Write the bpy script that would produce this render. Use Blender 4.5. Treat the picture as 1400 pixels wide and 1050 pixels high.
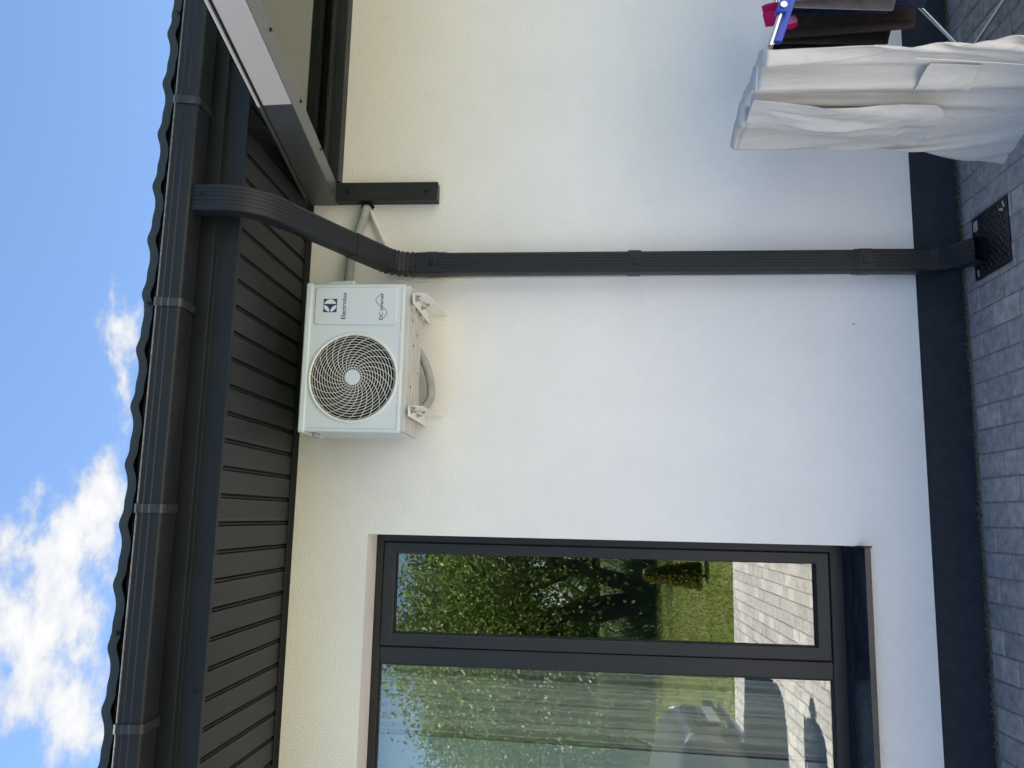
import bpy, bmesh, math, random
import numpy as np
from mathutils import Vector, Matrix
random.seed(7)
S = bpy.context.scene
for o in list(bpy.data.objects): bpy.data.objects.remove(o)
rad = math.radians

# ------------------------------------------------------------------ camera, sky, sun, exposure
cam_d = bpy.data.cameras.new('camera'); cam = bpy.data.objects.new('camera', cam_d); S.collection.objects.link(cam)
S.camera = cam
# the phone was held on its side: image right is down in the world
R_right = Vector((0.98687521, -0.16120724, 0.00946307))
R_down = Vector((0.02219596, 0.07736797, -0.99675550))
R_fwd = Vector((0.15995206, 0.98388334, 0.07993068))
M = Matrix((R_down, R_right, -R_fwd)).transposed().to_4x4()
M.translation = Vector((0, -3.6, 1.68))
cam.matrix_world = M
cam_d.sensor_fit = 'HORIZONTAL'; cam_d.sensor_width = 36.0; cam_d.lens = 36.0 * 1118.11 / 1400
cam_d.clip_start = 0.05; cam_d.clip_end = 2000
S.render.resolution_x = 1024; S.render.resolution_y = 768

SUN_EL = 60.0
sun_dir = Vector((-math.cos(rad(SUN_EL)), 0.058, math.sin(rad(SUN_EL)))).normalized()   # towards the sun
w = bpy.data.worlds.new('World'); S.world = w; w.use_nodes = True
nt = w.node_tree; N = nt.nodes; L = nt.links
for n in list(N): N.remove(n)
out = N.new('ShaderNodeOutputWorld'); bg = N.new('ShaderNodeBackground')
sky = N.new('ShaderNodeTexSky'); sky.sky_type = 'NISHITA'; sky.sun_disc = False
sky.sun_elevation = math.asin(sun_dir.z); sky.sun_rotation = math.atan2(sun_dir.x, sun_dir.y) % (2 * math.pi)
sky.altitude = 100; sky.air_density = 1.0; sky.dust_density = 0.2; sky.ozone_density = 4.0
bg.inputs[1].default_value = 0.0505
# clouds: fbm noise on a flat layer above, the same all round the sky
tc = N.new('ShaderNodeTexCoord'); sep = N.new('ShaderNodeSeparateXYZ'); L.new(tc.outputs['Generated'], sep.inputs[0])
def wmath(op, a, b=None, c=None, clamp=False):
    n = N.new('ShaderNodeMath'); n.operation = op; n.use_clamp = clamp
    for i, v in enumerate((a, b, c)):
        if v is None: continue
        if isinstance(v, (int, float)): n.inputs[i].default_value = v
        else: L.new(v, n.inputs[i])
    return n.outputs[0]
zz = wmath('ADD', wmath('MAXIMUM', sep.outputs[2], 0.0), 0.12)
cx = wmath('DIVIDE', sep.outputs[0], zz); cy = wmath('DIVIDE', sep.outputs[1], zz)
cmb = N.new('ShaderNodeCombineXYZ'); L.new(cx, cmb.inputs[0]); L.new(cy, cmb.inputs[1]); cmb.inputs[2].default_value = 0.0
def wnoise(scale, detail, rough, off, dist=0.0):
    mp = N.new('ShaderNodeMapping'); mp.inputs['Location'].default_value = off; L.new(cmb.outputs[0], mp.inputs[0])
    n = N.new('ShaderNodeTexNoise'); n.inputs['Scale'].default_value = scale; n.inputs['Detail'].default_value = detail
    n.inputs['Roughness'].default_value = rough; n.inputs['Distortion'].default_value = dist
    L.new(mp.outputs[0], n.inputs['Vector']); return n.outputs['Fac']
CLOUD_OFF = (0.0, 0.0, 0.0)
big = wnoise(1.5, 2, 0.5, (3.1, 1.7, 0.0)); fine = wnoise(11.0, 10, 0.60, (0.4, 2.2, 5.0), 0.15)
bias = None
# where the cloud banks stand (directions on the layer: x/z', y/z', radius, strength)
BANKS = [(-0.21, 1.24, 0.15, 0.34), (-0.03, 1.31, 0.10, 0.34), (0.05, 1.37, 0.07, 0.28), (-0.33, 1.37, 0.10, 0.28), (-0.07, 1.15, 0.06, 0.22), (0.318, 1.360, 0.085, 0.30), (0.290, 1.345, 0.05, 0.16), (0.19, 1.385, 0.05, 0.22),
         (-0.42, 1.20, 0.06, -0.22), (0.50, 1.12, 0.25, -0.24), (0.20, 1.13, 0.13, -0.24), (0.13, 1.26, 0.05, -0.12)]
tot = wmath('MULTIPLY_ADD', big, 0.30, -0.15)
for bx_, by_, br_, bs_ in BANKS:
    dx = wmath('SUBTRACT', cx, bx_); dy = wmath('SUBTRACT', cy, by_)
    d2 = wmath('ADD', wmath('MULTIPLY', dx, dx), wmath('MULTIPLY', dy, dy))
    g = wmath('EXPONENT', wmath('MULTIPLY', d2, -1.0 / (br_ * br_)))
    tot = wmath('MULTIPLY_ADD', g, bs_, tot)
dens = wmath('ADD', tot, fine)
mr = N.new('ShaderNodeMapRange'); mr.interpolation_type = 'SMOOTHSTEP'; mr.inputs[1].default_value = 0.58; mr.inputs[2].default_value = 0.86
L.new(dens, mr.inputs[0])
mr2 = N.new('ShaderNodeMapRange'); mr2.inputs[1].default_value = 0.62; mr2.inputs[2].default_value = 0.95; mr2.inputs[3].default_value = 0.72; mr2.inputs[4].default_value = 1.0
L.new(fine, mr2.inputs[0])
cc = N.new('ShaderNodeMix'); cc.data_type = 'RGBA'
cc.inputs[6].default_value = (2.45, 2.7, 3.15, 1); cc.inputs[7].default_value = (3.9, 3.9, 3.92, 1); L.new(wmath('MULTIPLY_ADD', dens, 3.0, -1.9, True), cc.inputs[0])
mx = N.new('ShaderNodeMix'); mx.data_type = 'RGBA'
L.new(mr.outputs[0], mx.inputs[0]); L.new(sky.outputs[0], mx.inputs[6]); L.new(cc.outputs[2], mx.inputs[7])
L.new(mx.outputs[2], bg.inputs[0]); L.new(bg.outputs[0], out.inputs[0])

sd = bpy.data.lights.new('sun', 'SUN'); sd.energy = 5.0; sd.angle = rad(0.53); sd.color = (1.0, 0.955, 0.88)
so = bpy.data.objects.new('sun', sd); S.collection.objects.link(so); so.rotation_euler = sun_dir.to_track_quat('Z', 'Y').to_euler()
so.location = (-6, -4, 12)
S.view_settings.view_transform = 'Standard'; S.view_settings.look = 'None'; S.view_settings.gamma = 1.0
S.view_settings.exposure = 2.36
S.view_settings.use_curve_mapping = False
S.render.engine = 'CYCLES'
S.cycles.max_bounces = 10; S.cycles.diffuse_bounces = 5; S.cycles.glossy_bounces = 5; S.cycles.transparent_max_bounces = 12
S.cycles.caustics_reflective = False; S.cycles.caustics_refractive = False

# ------------------------------------------------------------------ materials
def mk(name, col, rough=0.5, metal=0.0, var=0.0, vscale=8.0, bump=0.0, bscale=60.0, bdist=0.002, spec=0.5, dirt=None, stretch=None, rvar=0.0):
    m = bpy.data.materials.new(name); m.use_nodes = True
    t = m.node_tree; n = t.nodes; l = t.links; b = n['Principled BSDF']
    b.inputs['Base Color'].default_value = (*col, 1); b.inputs['Roughness'].default_value = rough
    b.inputs['Metallic'].default_value = metal; b.inputs['Specular IOR Level'].default_value = spec
    tc = n.new('ShaderNodeTexCoord'); src = tc.outputs['Object']
    if stretch:
        mp = n.new('ShaderNodeMapping'); mp.inputs['Scale'].default_value = stretch; l.new(src, mp.inputs[0]); src = mp.outputs[0]
    if var > 0 or dirt or rvar:
        no = n.new('ShaderNodeTexNoise'); no.inputs['Scale'].default_value = vscale; no.inputs['Detail'].default_value = 6; no.inputs['Roughness'].default_value = 0.6
        l.new(src, no.inputs['Vector'])
        mr = n.new('ShaderNodeMapRange'); mr.inputs[1].default_value = 0.3; mr.inputs[2].default_value = 0.7; l.new(no.outputs[0], mr.inputs[0])
        mi = n.new('ShaderNodeMix'); mi.data_type = 'RGBA'
        c2 = dirt if dirt else tuple(min(1, c * (1 + var)) for c in col); c1 = col if dirt else tuple(c * (1 - var) for c in col)
        mi.inputs[6].default_value = (*c1, 1); mi.inputs[7].default_value = (*c2, 1); l.new(mr.outputs[0], mi.inputs[0]); l.new(mi.outputs[2], b.inputs['Base Color'])
        if rvar:
            r2 = n.new('ShaderNodeMapRange'); r2.inputs[3].default_value = rough - rvar; r2.inputs[4].default_value = rough + rvar
            l.new(mr.outputs[0], r2.inputs[0]); l.new(r2.outputs[0], b.inputs['Roughness'])
    if bump > 0:
        nb = n.new('ShaderNodeTexNoise'); nb.inputs['Scale'].default_value = bscale; nb.inputs['Detail'].default_value = 3
        l.new(src, nb.inputs['Vector'])
        bp = n.new('ShaderNodeBump'); bp.inputs['Strength'].default_value = bump; bp.inputs['Distance'].default_value = bdist
        l.new(nb.outputs[0], bp.inputs['Height']); l.new(bp.outputs[0], b.inputs['Normal'])
    return m
def glass_mat(name, refl, tint=(0.95, 0.97, 0.96)):
    m = bpy.data.materials.new(name); m.use_nodes = True
    t = m.node_tree; n = t.nodes; l = t.links; n.remove(n['Principled BSDF']); o = n['Material Output']
    tr = n.new('ShaderNodeBsdfTransparent'); tr.inputs[0].default_value = (*tint, 1)
    gl = n.new('ShaderNodeBsdfGlossy'); gl.inputs['Roughness'].default_value = 0.0; gl.inputs[0].default_value = (0.97, 1.0, 0.985, 1)
    fr = n.new('ShaderNodeFresnel'); fr.inputs[0].default_value = 1.5
    ad = n.new('ShaderNodeMath'); ad.operation = 'MULTIPLY_ADD'; ad.use_clamp = True; ad.inputs[1].default_value = 1.0 - refl; ad.inputs[2].default_value = refl
    l.new(fr.outputs[0], ad.inputs[0])
    mi = n.new('ShaderNodeMixShader'); l.new(ad.outputs[0], mi.inputs[0]); l.new(tr.outputs[0], mi.inputs[1]); l.new(gl.outputs[0], mi.inputs[2]); l.new(mi.outputs[0], o.inputs[0])
    # faint waviness of real panes
    tc = n.new('ShaderNodeTexCoord'); no = n.new('ShaderNodeTexNoise'); no.inputs['Scale'].default_value = 2.2; no.inputs['Detail'].default_value = 1; l.new(tc.outputs['Object'], no.inputs['Vector'])
    bp = n.new('ShaderNodeBump'); bp.inputs['Strength'].default_value = 0.05; bp.inputs['Distance'].default_value = 0.01; l.new(no.outputs[0], bp.inputs['Height']); l.new(bp.outputs[0], gl.inputs['Normal'])
    return m
def leaf_mat(name, c1, c2, trans=0.45):
    m = bpy.data.materials.new(name); m.use_nodes = True
    t = m.node_tree; n = t.nodes; l = t.links; b = n['Principled BSDF']; o = n['Material Output']
    g = n.new('ShaderNodeNewGeometry'); mi = n.new('ShaderNodeMix'); mi.data_type = 'RGBA'
    mi.inputs[6].default_value = (*c1, 1); mi.inputs[7].default_value = (*c2, 1); l.new(g.outputs['Random Per Island'], mi.inputs[0])
    l.new(mi.outputs[2], b.inputs['Base Color']); b.inputs['Roughness'].default_value = 0.45
    tr = n.new('ShaderNodeBsdfTranslucent'); l.new(mi.outputs[2], tr.inputs[0])
    ms = n.new('ShaderNodeMixShader'); ms.inputs[0].default_value = trans; l.new(b.outputs[0], ms.inputs[1]); l.new(tr.outputs[0], ms.inputs[2]); l.new(ms.outputs[0], o.inputs[0])
    return m

MT = {}
MT['stucco'] = mk('stucco', (0.825, 0.80, 0.785), 0.9, var=0.045, vscale=1.6, bump=0.85, bscale=130, bdist=0.0045, spec=0.2)
MT['plinth'] = mk('plinth', (0.018, 0.0225, 0.032), 0.78, dirt=(0.029, 0.034, 0.043), vscale=22, bump=0.5, bscale=160, bdist=0.0015, spec=0.35)
MT['ant'] = mk('anthracite_metal', (0.0135, 0.0155, 0.0195), 0.46, var=0.16, vscale=5, bump=0.06, bscale=9, bdist=0.004, rvar=0.08, spec=0.32)
MT['arm'] = mk('anthracite_metallic_paint', (0.12, 0.122, 0.13), 0.42, 0.45, var=0.06, vscale=60, bump=0.05, bscale=400, bdist=0.0005)
MT['ant2'] = mk('anthracite_soffit', (0.0156, 0.0168, 0.0192), 0.55, var=0.10, vscale=3)
MT['roofm'] = mk('anthracite_roof', (0.033, 0.035, 0.037), 0.5, var=0.22, vscale=14, bump=0.2, bscale=80)
MT['frame'] = mk('window_frame', (0.017, 0.0185, 0.023), 0.45, var=0.10, vscale=9, bump=0.10, bscale=300, bdist=0.0006)
MT['rubber'] = mk('rubber_seal', (0.008, 0.008, 0.008), 0.6)
MT['void'] = mk('dark_void', (0.006, 0.006, 0.006), 0.9)
MT['glass'] = glass_mat('window_glass', 0.11)
MT['cglass'] = glass_mat('canopy_glass', 0.04, (0.85, 0.9, 0.86))
MT['acw'] = mk('ac_white', (0.62, 0.645, 0.665), 0.42, var=0.025, vscale=4, dirt=None)
MT['acdirty'] = mk('ac_base_dusty', (0.56, 0.555, 0.53), 0.6, dirt=(0.47, 0.455, 0.42), vscale=9)
MT['acring'] = mk('ac_grille', (0.70, 0.69, 0.64), 0.45)
MT['acdark'] = mk('ac_inside', (0.005, 0.005, 0.006), 0.6)
MT['fan'] = mk('ac_fan_blade', (0.014, 0.016, 0.019), 0.4)
MT['navy'] = mk('navy_print', (0.012, 0.025, 0.10), 0.45)
MT['printw'] = mk('white_print', (0.68, 0.70, 0.71), 0.4)
MT['white'] = mk('white_powdercoat', (0.80, 0.79, 0.76), 0.45, var=0.04, vscale=30)
MT['steel'] = mk('zinc_bolt', (0.42, 0.40, 0.36), 0.35, 1.0)
MT['brass'] = mk('brass', (0.50, 0.30, 0.10), 0.35, 1.0)
MT['strap'] = mk('strap_metal', (0.026, 0.028, 0.033), 0.3, var=0.2, vscale=20)
MT['bead'] = mk('bead_sun_glint', (0.05, 0.052, 0.058), 0.4, dirt=(0.16, 0.16, 0.165), vscale=70)  # paler than the gutter: the sun's glint on its rim put into the colour
MT['groove'] = mk('panel_groove_shade', (0.56, 0.57, 0.57), 0.5)
MT['galv'] = mk('galvanised_edge', (0.45, 0.45, 0.45), 0.45, 0.6, var=0.4, vscale=40)
MT['insul'] = mk('grey_insulation', (0.33, 0.33, 0.325), 0.65, var=0.15, vscale=25, bump=0.3, bscale=60)
MT['conduit'] = mk('white_conduit', (0.70, 0.68, 0.63), 0.5)
MT['mortar'] = mk('bedding_sand', (0.27, 0.23, 0.18), 0.95, var=0.35, vscale=40, bump=0.8, bscale=200, bdist=0.003, spec=0.1)
MT['dirt'] = mk('dirt_crumbs', (0.22, 0.165, 0.11), 0.95, dirt=(0.06, 0.05, 0.03), vscale=60, spec=0.1)
MT['chrome'] = mk('steel_tube', (0.62, 0.63, 0.65), 0.22, 1.0)
MT['blue'] = mk('blue_plastic', (0.018, 0.055, 0.42), 0.38)
MT['canvas'] = mk('white_canvas', (0.72, 0.70, 0.655), 0.9, var=0.05, vscale=5, bump=0.25, bscale=420, bdist=0.0008, spec=0.1)
def thin_cloth(name, col):
    m = mk(name, col, 0.9, var=0.05, vscale=5, bump=0.35, bscale=420, bdist=0.0009, spec=0.1)
    t = m.node_tree; n = t.nodes; l = t.links; b = n['Principled BSDF']; o = n['Material Output']
    bp0 = [x for x in n if x.type == 'BUMP'][0]; mp = n.new('ShaderNodeMapping'); mp.inputs['Scale'].default_value = (1.0, 1.0, 0.38); tc2 = n.new('ShaderNodeTexCoord'); l.new(tc2.outputs['Object'], mp.inputs[0])
    cn = n.new('ShaderNodeTexNoise'); cn.inputs['Scale'].default_value = 21; cn.inputs['Detail'].default_value = 4; cn.inputs['Distortion'].default_value = 0.9; l.new(mp.outputs[0], cn.inputs['Vector'])
    b2 = n.new('ShaderNodeBump'); b2.inputs['Strength'].default_value = 0.8; b2.inputs['Distance'].default_value = 0.012; l.new(cn.outputs[0], b2.inputs['Height']); l.new(bp0.outputs[0], b2.inputs['Normal']); l.new(b2.outputs[0], b.inputs['Normal'])
    tr = n.new('ShaderNodeBsdfTranslucent'); tr.inputs[0].default_value = (*col, 1); ms = n.new('ShaderNodeMixShader'); ms.inputs[0].default_value = 0.25
    l.new(b.outputs[0], ms.inputs[1]); l.new(tr.outputs[0], ms.inputs[2]); l.new(ms.outputs[0], o.inputs[0]); return m
MT['canvas'] = thin_cloth('white_canvas_cloth', (0.76, 0.725, 0.67))
MT['towelb'] = mk('brown_towel', (0.060, 0.047, 0.045), 0.95, var=0.25, vscale=30, bump=0.8, bscale=350, bdist=0.002, spec=0.1)
MT['towelg'] = mk('grey_towel', (0.20, 0.19, 0.20), 0.95, var=0.15, vscale=30, bump=0.8, bscale=350, bdist=0.002, spec=0.1)
MT['denim'] = mk('denim', (0.022, 0.032, 0.062), 0.9, var=0.3, vscale=60, bump=0.4, bscale=500, bdist=0.001, spec=0.1)
MT['pink'] = mk('pink_knit', (0.52, 0.012, 0.11), 0.9, var=0.2, vscale=40, bump=0.4, bscale=400, spec=0.1)
MT['pinkl'] = mk('pale_pink_knit', (0.62, 0.20, 0.42), 0.9, spec=0.1)
MT['iron'] = mk('cast_iron', (0.016, 0.016, 0.018), 0.42, var=0.4, vscale=30, bump=0.3, bscale=120)
MT['label'] = mk('pale_sticker', (0.42, 0.43, 0.44), 0.5, var=0.15, vscale=60)
MT['bark'] = mk('bark', (0.060, 0.048, 0.036), 0.95, var=0.4, vscale=9, bump=0.8, bscale=18, bdist=0.03, spec=0.1)
MT['leaf'] = leaf_mat('leaf_green', (0.065, 0.115, 0.018), (0.17, 0.23, 0.05), 0.55)
MT['leafd'] = leaf_mat('leaf_dark_green', (0.030, 0.062, 0.018), (0.07, 0.11, 0.028))
MT['shrub'] = leaf_mat('leaf_golden', (0.06, 0.09, 0.016), (0.16, 0.145, 0.03))
MT['blade'] = leaf_mat('grass_blade', (0.055, 0.095, 0.014), (0.15, 0.17, 0.045), 0.3)
MT['field'] = leaf_mat('tall_grass_blade', (0.05, 0.09, 0.03), (0.11, 0.15, 0.06), 0.3)
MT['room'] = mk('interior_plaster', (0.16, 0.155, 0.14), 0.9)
MT['curtain'] = mk('curtain_cloth', (0.74, 0.73, 0.65), 0.9, var=0.05, vscale=20, spec=0.1)
MT['sheer'] = mk('pale_blind', (0.72, 0.80, 0.76), 0.9, spec=0.1)
MT['carpaint'] = mk('car_paint_grey', (0.10, 0.105, 0.112), 0.2, 0.3)
MT['carglass'] = mk('car_glass', (0.012, 0.014, 0.016), 0.05)
MT['tyre'] = mk('tyre_rubber', (0.015, 0.015, 0.015), 0.8)
MT['rim'] = mk('alloy_rim', (0.45, 0.45, 0.46), 0.3, 1.0)
MT['plate'] = mk('number_plate', (0.72, 0.72, 0.70), 0.4)
MT['lamp'] = mk('headlamp_lens', (0.70, 0.73, 0.78), 0.10, 0.2)
MT['skin'] = mk('skin', (0.50, 0.30, 0.21), 0.5)
MT['shirt'] = mk('shirt_cotton', (0.09, 0.10, 0.13), 0.9, var=0.1)
MT['trouser'] = mk('trouser_cotton', (0.03, 0.033, 0.04), 0.9, var=0.1)
MT['hair'] = mk('hair_brown', (0.03, 0.02, 0.012), 0.6)
MT['render2'] = mk('house_render', (0.55, 0.52, 0.46), 0.9, var=0.05)
MT['sill'] = mk('sill_metal', (0.018, 0.021, 0.028), 0.24, var=0.35, vscale=7, rvar=0.08, stretch=(1, 4, 1))

def paver_mat():
    m = mk('concrete_paver', (0.20, 0.19, 0.18), 0.85, spec=0.25)
    t = m.node_tree; n = t.nodes; l = t.links; b = n['Principled BSDF']
    g = n.new('ShaderNodeNewGeometry'); oi = n.new('ShaderNodeObjectInfo')
    ad = n.new('ShaderNodeMath'); ad.operation = 'ADD'; l.new(g.outputs['Random Per Island'], ad.inputs[0]); l.new(oi.outputs['Random'], ad.inputs[1])
    fr = n.new('ShaderNodeMath'); fr.operation = 'FRACT'; l.new(ad.outputs[0], fr.inputs[0])
    rp = n.new('ShaderNodeValToRGB'); l.new(fr.outputs[0], rp.inputs[0]); e = rp.color_ramp.elements
    e[0].color = (0.27, 0.26, 0.25, 1); e[1].color = (0.40, 0.375, 0.35, 1)
    for p, c in ((0.35, (0.325, 0.305, 0.29, 1)), (0.6, (0.29, 0.28, 0.275, 1)), (0.8, (0.37, 0.34, 0.315, 1))):
        x = e.new(p); x.color = c
    ps = n.new('ShaderNodeNewGeometry')
    no = n.new('ShaderNodeTexNoise'); no.inputs['Scale'].default_value = 22; no.inputs['Detail'].default_value = 8; no.inputs['Roughness'].default_value = 0.7; l.new(ps.outputs['Position'], no.inputs['Vector'])
    mr = n.new('ShaderNodeMapRange'); mr.inputs[1].default_value = 0.25; mr.inputs[2].default_value = 0.75; mr.inputs[3].default_value = 0.55; mr.inputs[4].default_value = 1.5; l.new(no.outputs[0], mr.inputs[0])
    mu = n.new('ShaderNodeMix'); mu.data_type = 'RGBA'; mu.blend_type = 'MULTIPLY'; mu.inputs[0].default_value = 1.0; l.new(rp.outputs[0], mu.inputs[6]); l.new(mr.outputs[0], mu.inputs[7])
    # pale lime smears
    n2 = n.new('ShaderNodeTexNoise'); n2.inputs['Scale'].default_value = 9; n2.inputs['Detail'].default_value = 5; n2.inputs['Distortion'].default_value = 1.2; l.new(ps.outputs['Position'], n2.inputs['Vector'])
    m2 = n.new('ShaderNodeMapRange'); m2.inputs[1].default_value = 0.60; m2.inputs[2].default_value = 0.78; m2.inputs[4].default_value = 0.5; l.new(n2.outputs[0], m2.inputs[0])
    mi = n.new('ShaderNodeMix'); mi.data_type = 'RGBA'; l.new(m2.outputs[0], mi.inputs[0]); l.new(mu.outputs[2], mi.inputs[6]); mi.inputs[7].default_value = (0.50, 0.49, 0.47, 1)
    l.new(mi.outputs[2], b.inputs['Base Color'])
    nb = n.new('ShaderNodeTexNoise'); nb.inputs['Scale'].default_value = 130; nb.inputs['Detail'].default_value = 4; l.new(ps.outputs['Position'], nb.inputs['Vector'])
    bp = n.new('ShaderNodeBump'); bp.inputs['Strength'].default_value = 0.55; bp.inputs['Distance'].default_value = 0.003; l.new(nb.outputs[0], bp.inputs['Height']); l.new(bp.outputs[0], b.inputs['Normal'])
    return m
MT['paver'] = paver_mat()
def grass_mat():
    m = mk('lawn_soil', (0.08, 0.10, 0.03), 0.95, spec=0.1)
    t = m.node_tree; n = t.nodes; l = t.links; b = n['Principled BSDF']; g = n.new('ShaderNodeNewGeometry')
    def noi(s, d):
        x = n.new('ShaderNodeTexNoise'); x.inputs['Scale'].default_value = s; x.inputs['Detail'].default_value = d; x.inputs['Roughness'].default_value = 0.65; l.new(g.outputs['Position'], x.inputs['Vector']); return x.outputs[0]
    a = noi(1.1, 6); c = noi(26, 4)
    rp = n.new('ShaderNodeValToRGB'); l.new(a, rp.inputs[0]); e = rp.color_ramp.elements
    e[0].position = 0.3; e[0].color = (0.06, 0.085, 0.016, 1); e[1].position = 0.72; e[1].color = (0.155, 0.135, 0.055, 1); x = e.new(0.5); x.color = (0.095, 0.115, 0.024, 1)
    mr = n.new('ShaderNodeMapRange'); mr.inputs[1].default_value = 0.3; mr.inputs[2].default_value = 0.7; mr.inputs[3].default_value = 0.55; mr.inputs[4].default_value = 1.5; l.new(c, mr.inputs[0])
    mu = n.new('ShaderNodeMix'); mu.data_type = 'RGBA'; mu.blend_type = 'MULTIPLY'; mu.inputs[0].default_value = 1.0; l.new(rp.outputs[0], mu.inputs[6]); l.new(mr.outputs[0], mu.inputs[7])
    l.new(mu.outputs[2], b.inputs['Base Color'])
    return m
MT['lawn'] = grass_mat()
def perf_mat():
    m = mk('perforated_soffit', (0.0156, 0.0168, 0.0192), 0.5)
    t = m.node_tree; n = t.nodes; l = t.links; b = n['Principled BSDF']
    tc = n.new('ShaderNodeTexCoord'); mp = n.new('ShaderNodeMapping'); l.new(tc.outputs['Object'], mp.inputs[0]); mp.inputs['Rotation'].default_value = (0, 0, rad(90))
    br = n.new('ShaderNodeTexBrick'); br.inputs['Color1'].default_value = (1, 1, 1, 1); br.inputs['Color2'].default_value = (1, 1, 1, 1); br.inputs['Mortar'].default_value = (0, 0, 0, 1)
    br.inputs['Scale'].default_value = 1.0; br.inputs['Brick Width'].default_value = 0.0165; br.inputs['Row Height'].default_value = 0.0088; br.inputs['Mortar Size'].default_value = 0.0028; br.inputs['Mortar Smooth'].default_value = 0.1
    l.new(mp.outputs[0], br.inputs['Vector'])
    # keep a plain margin on both long sides of the board
    sx = n.new('ShaderNodeSeparateXYZ'); l.new(tc.outputs['Object'], sx.inputs[0])
    ab = n.new('ShaderNodeMath'); ab.operation = 'ABSOLUTE'; l.new(sx.outputs[0], ab.inputs[0])
    lt = n.new('ShaderNodeMath'); lt.operation = 'LESS_THAN'; lt.inputs[1].default_value = 0.030; l.new(ab.outputs[0], lt.inputs[0])
    mu = n.new('ShaderNodeMath'); mu.operation = 'MULTIPLY'; l.new(br.outputs['Color'], mu.inputs[0]); l.new(lt.outputs[0], mu.inputs[1])
    mi = n.new('ShaderNodeMix'); mi.data_type = 'RGBA'; l.new(mu.outputs[0], mi.inputs[0]); mi.inputs[6].default_value = (0.0156, 0.0168, 0.0192, 1); mi.inputs[7].default_value = (0.002, 0.002, 0.002, 1); l.new(mi.outputs[2], b.inputs['Base Color'])
    bp = n.new('ShaderNodeBump'); bp.invert = True; bp.inputs['Strength'].default_value = 1.0; bp.inputs['Distance'].default_value = 0.003; l.new(mu.outputs[0], bp.inputs['Height']); l.new(bp.outputs[0], b.inputs['Normal'])
    return m
MT['perf'] = perf_mat()

# ------------------------------------------------------------------ mesh helpers
def link(o): S.collection.objects.link(o); return o
def empty(name, loc=(0, 0, 0)):
    o = bpy.data.objects.new(name, None); o.location = loc; o.empty_display_size = 0.1; return link(o)
def tag(o, label=None, cat=None, group=None, kind=None):
    if label: o['label'] = label
    if cat: o['category'] = cat
    if group: o['group'] = group
    if kind: o['kind'] = kind
    return o
def setpar(o, parent):
    if parent: o.parent = parent; o.matrix_parent_inverse = Matrix.Translation(-world_loc(parent))
def world_loc(o):
    v = Vector(o.location)
    return v
def fin(name, bm, mat, parent=None, smooth=None, bevel=0.0, seg=2, loc=None):
    bmesh.ops.recalc_face_normals(bm, faces=bm.faces)
    me = bpy.data.meshes.new(name)
    if loc is not None: bmesh.ops.translate(bm, verts=bm.verts, vec=-Vector(loc))
    bm.to_mesh(me); bm.free()
    me.materials.append(MT[mat] if isinstance(mat, str) else mat)
    if smooth is not None:
        for p in me.polygons: p.use_smooth = True
        me.set_sharp_from_angle(angle=rad(smooth))
    o = link(bpy.data.objects.new(name, me))
    if loc is not None: o.location = loc
    if bevel:
        b = o.modifiers.new('bevel', 'BEVEL'); b.width = bevel; b.segments = seg; b.limit_method = 'ANGLE'; b.angle_limit = rad(40)
        for p in me.polygons: p.use_smooth = True
        me.set_sharp_from_angle(angle=rad(35)); b.harden_normals = False
    if parent: setpar(o, parent)
    return o
def box(bm, x0, x1, y0, y1, z0, z1):
    v = [bm.verts.new(p) for p in ((x0, y0, z0), (x1, y0, z0), (x1, y1, z0), (x0, y1, z0), (x0, y0, z1), (x1, y0, z1), (x1, y1, z1), (x0, y1, z1))]
    for f in ((0, 3, 2, 1), (4, 5, 6, 7), (0, 1, 5, 4), (1, 2, 6, 5), (2, 3, 7, 6), (3, 0, 4, 7)): bm.faces.new([v[i] for i in f])
def bx(name, x0, x1, y0, y1, z0, z1, mat, parent=None, bevel=0.0):
    bm = bmesh.new(); box(bm, x0, x1, y0, y1, z0, z1); return fin(name, bm, mat, parent, bevel=bevel)
def loft(bm, rings, closed=True, cap=True):
    vs = [[bm.verts.new(p) for p in r] for r in rings]
    for a, b in zip(vs, vs[1:]):
        n = len(a)
        for i in range(n if closed else n - 1): bm.faces.new((a[i], a[(i + 1) % n], b[(i + 1) % n], b[i]))
    if cap and closed:
        bm.faces.new(vs[0]); bm.faces.new(vs[-1][::-1])
    return vs
def extr_x(bm, prof, x0, x1):
    loft(bm, [[(x0, y, z) for y, z in prof], [(x1, y, z) for y, z in prof]])
def extr_y(bm, prof, y0, y1):
    loft(bm, [[(x, y0, z) for x, z in prof], [(x, y1, z) for x, z in prof]])
def shell(pts, t):
    inn = []
    for i, p in enumerate(pts):
        a = pts[max(i - 1, 0)]; b = pts[min(i + 1, len(pts) - 1)]
        d = Vector((b[0] - a[0], b[1] - a[1])).normalized(); inn.append((p[0] - d.y * t, p[1] + d.x * t))
    return list(pts) + inn[::-1]
def tube(bm, path, r, n=8, cap=True):
    path = [Vector(p) for p in path]; rs = r if isinstance(r, (list, tuple)) else [r] * len(path)
    rings = []; up = None
    for i, p in enumerate(path):
        t = (path[min(i + 1, len(path) - 1)] - path[max(i - 1, 0)]).normalized()
        if up is None:
            up = Vector((0, 0, 1)) if abs(t.z) < 0.9 else Vector((0, 1, 0))
        a = up - t * up.dot(t)
        if a.length < 1e-5: a = Vector((1, 0, 0)) - t * t.x
        a.normalize(); b = t.cross(a); up = a
        rings.append([p + (a * math.cos(2 * math.pi * k / n) + b * math.sin(2 * math.pi * k / n)) * rs[i] for k in range(n)])
    loft(bm, rings, cap=cap)
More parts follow.
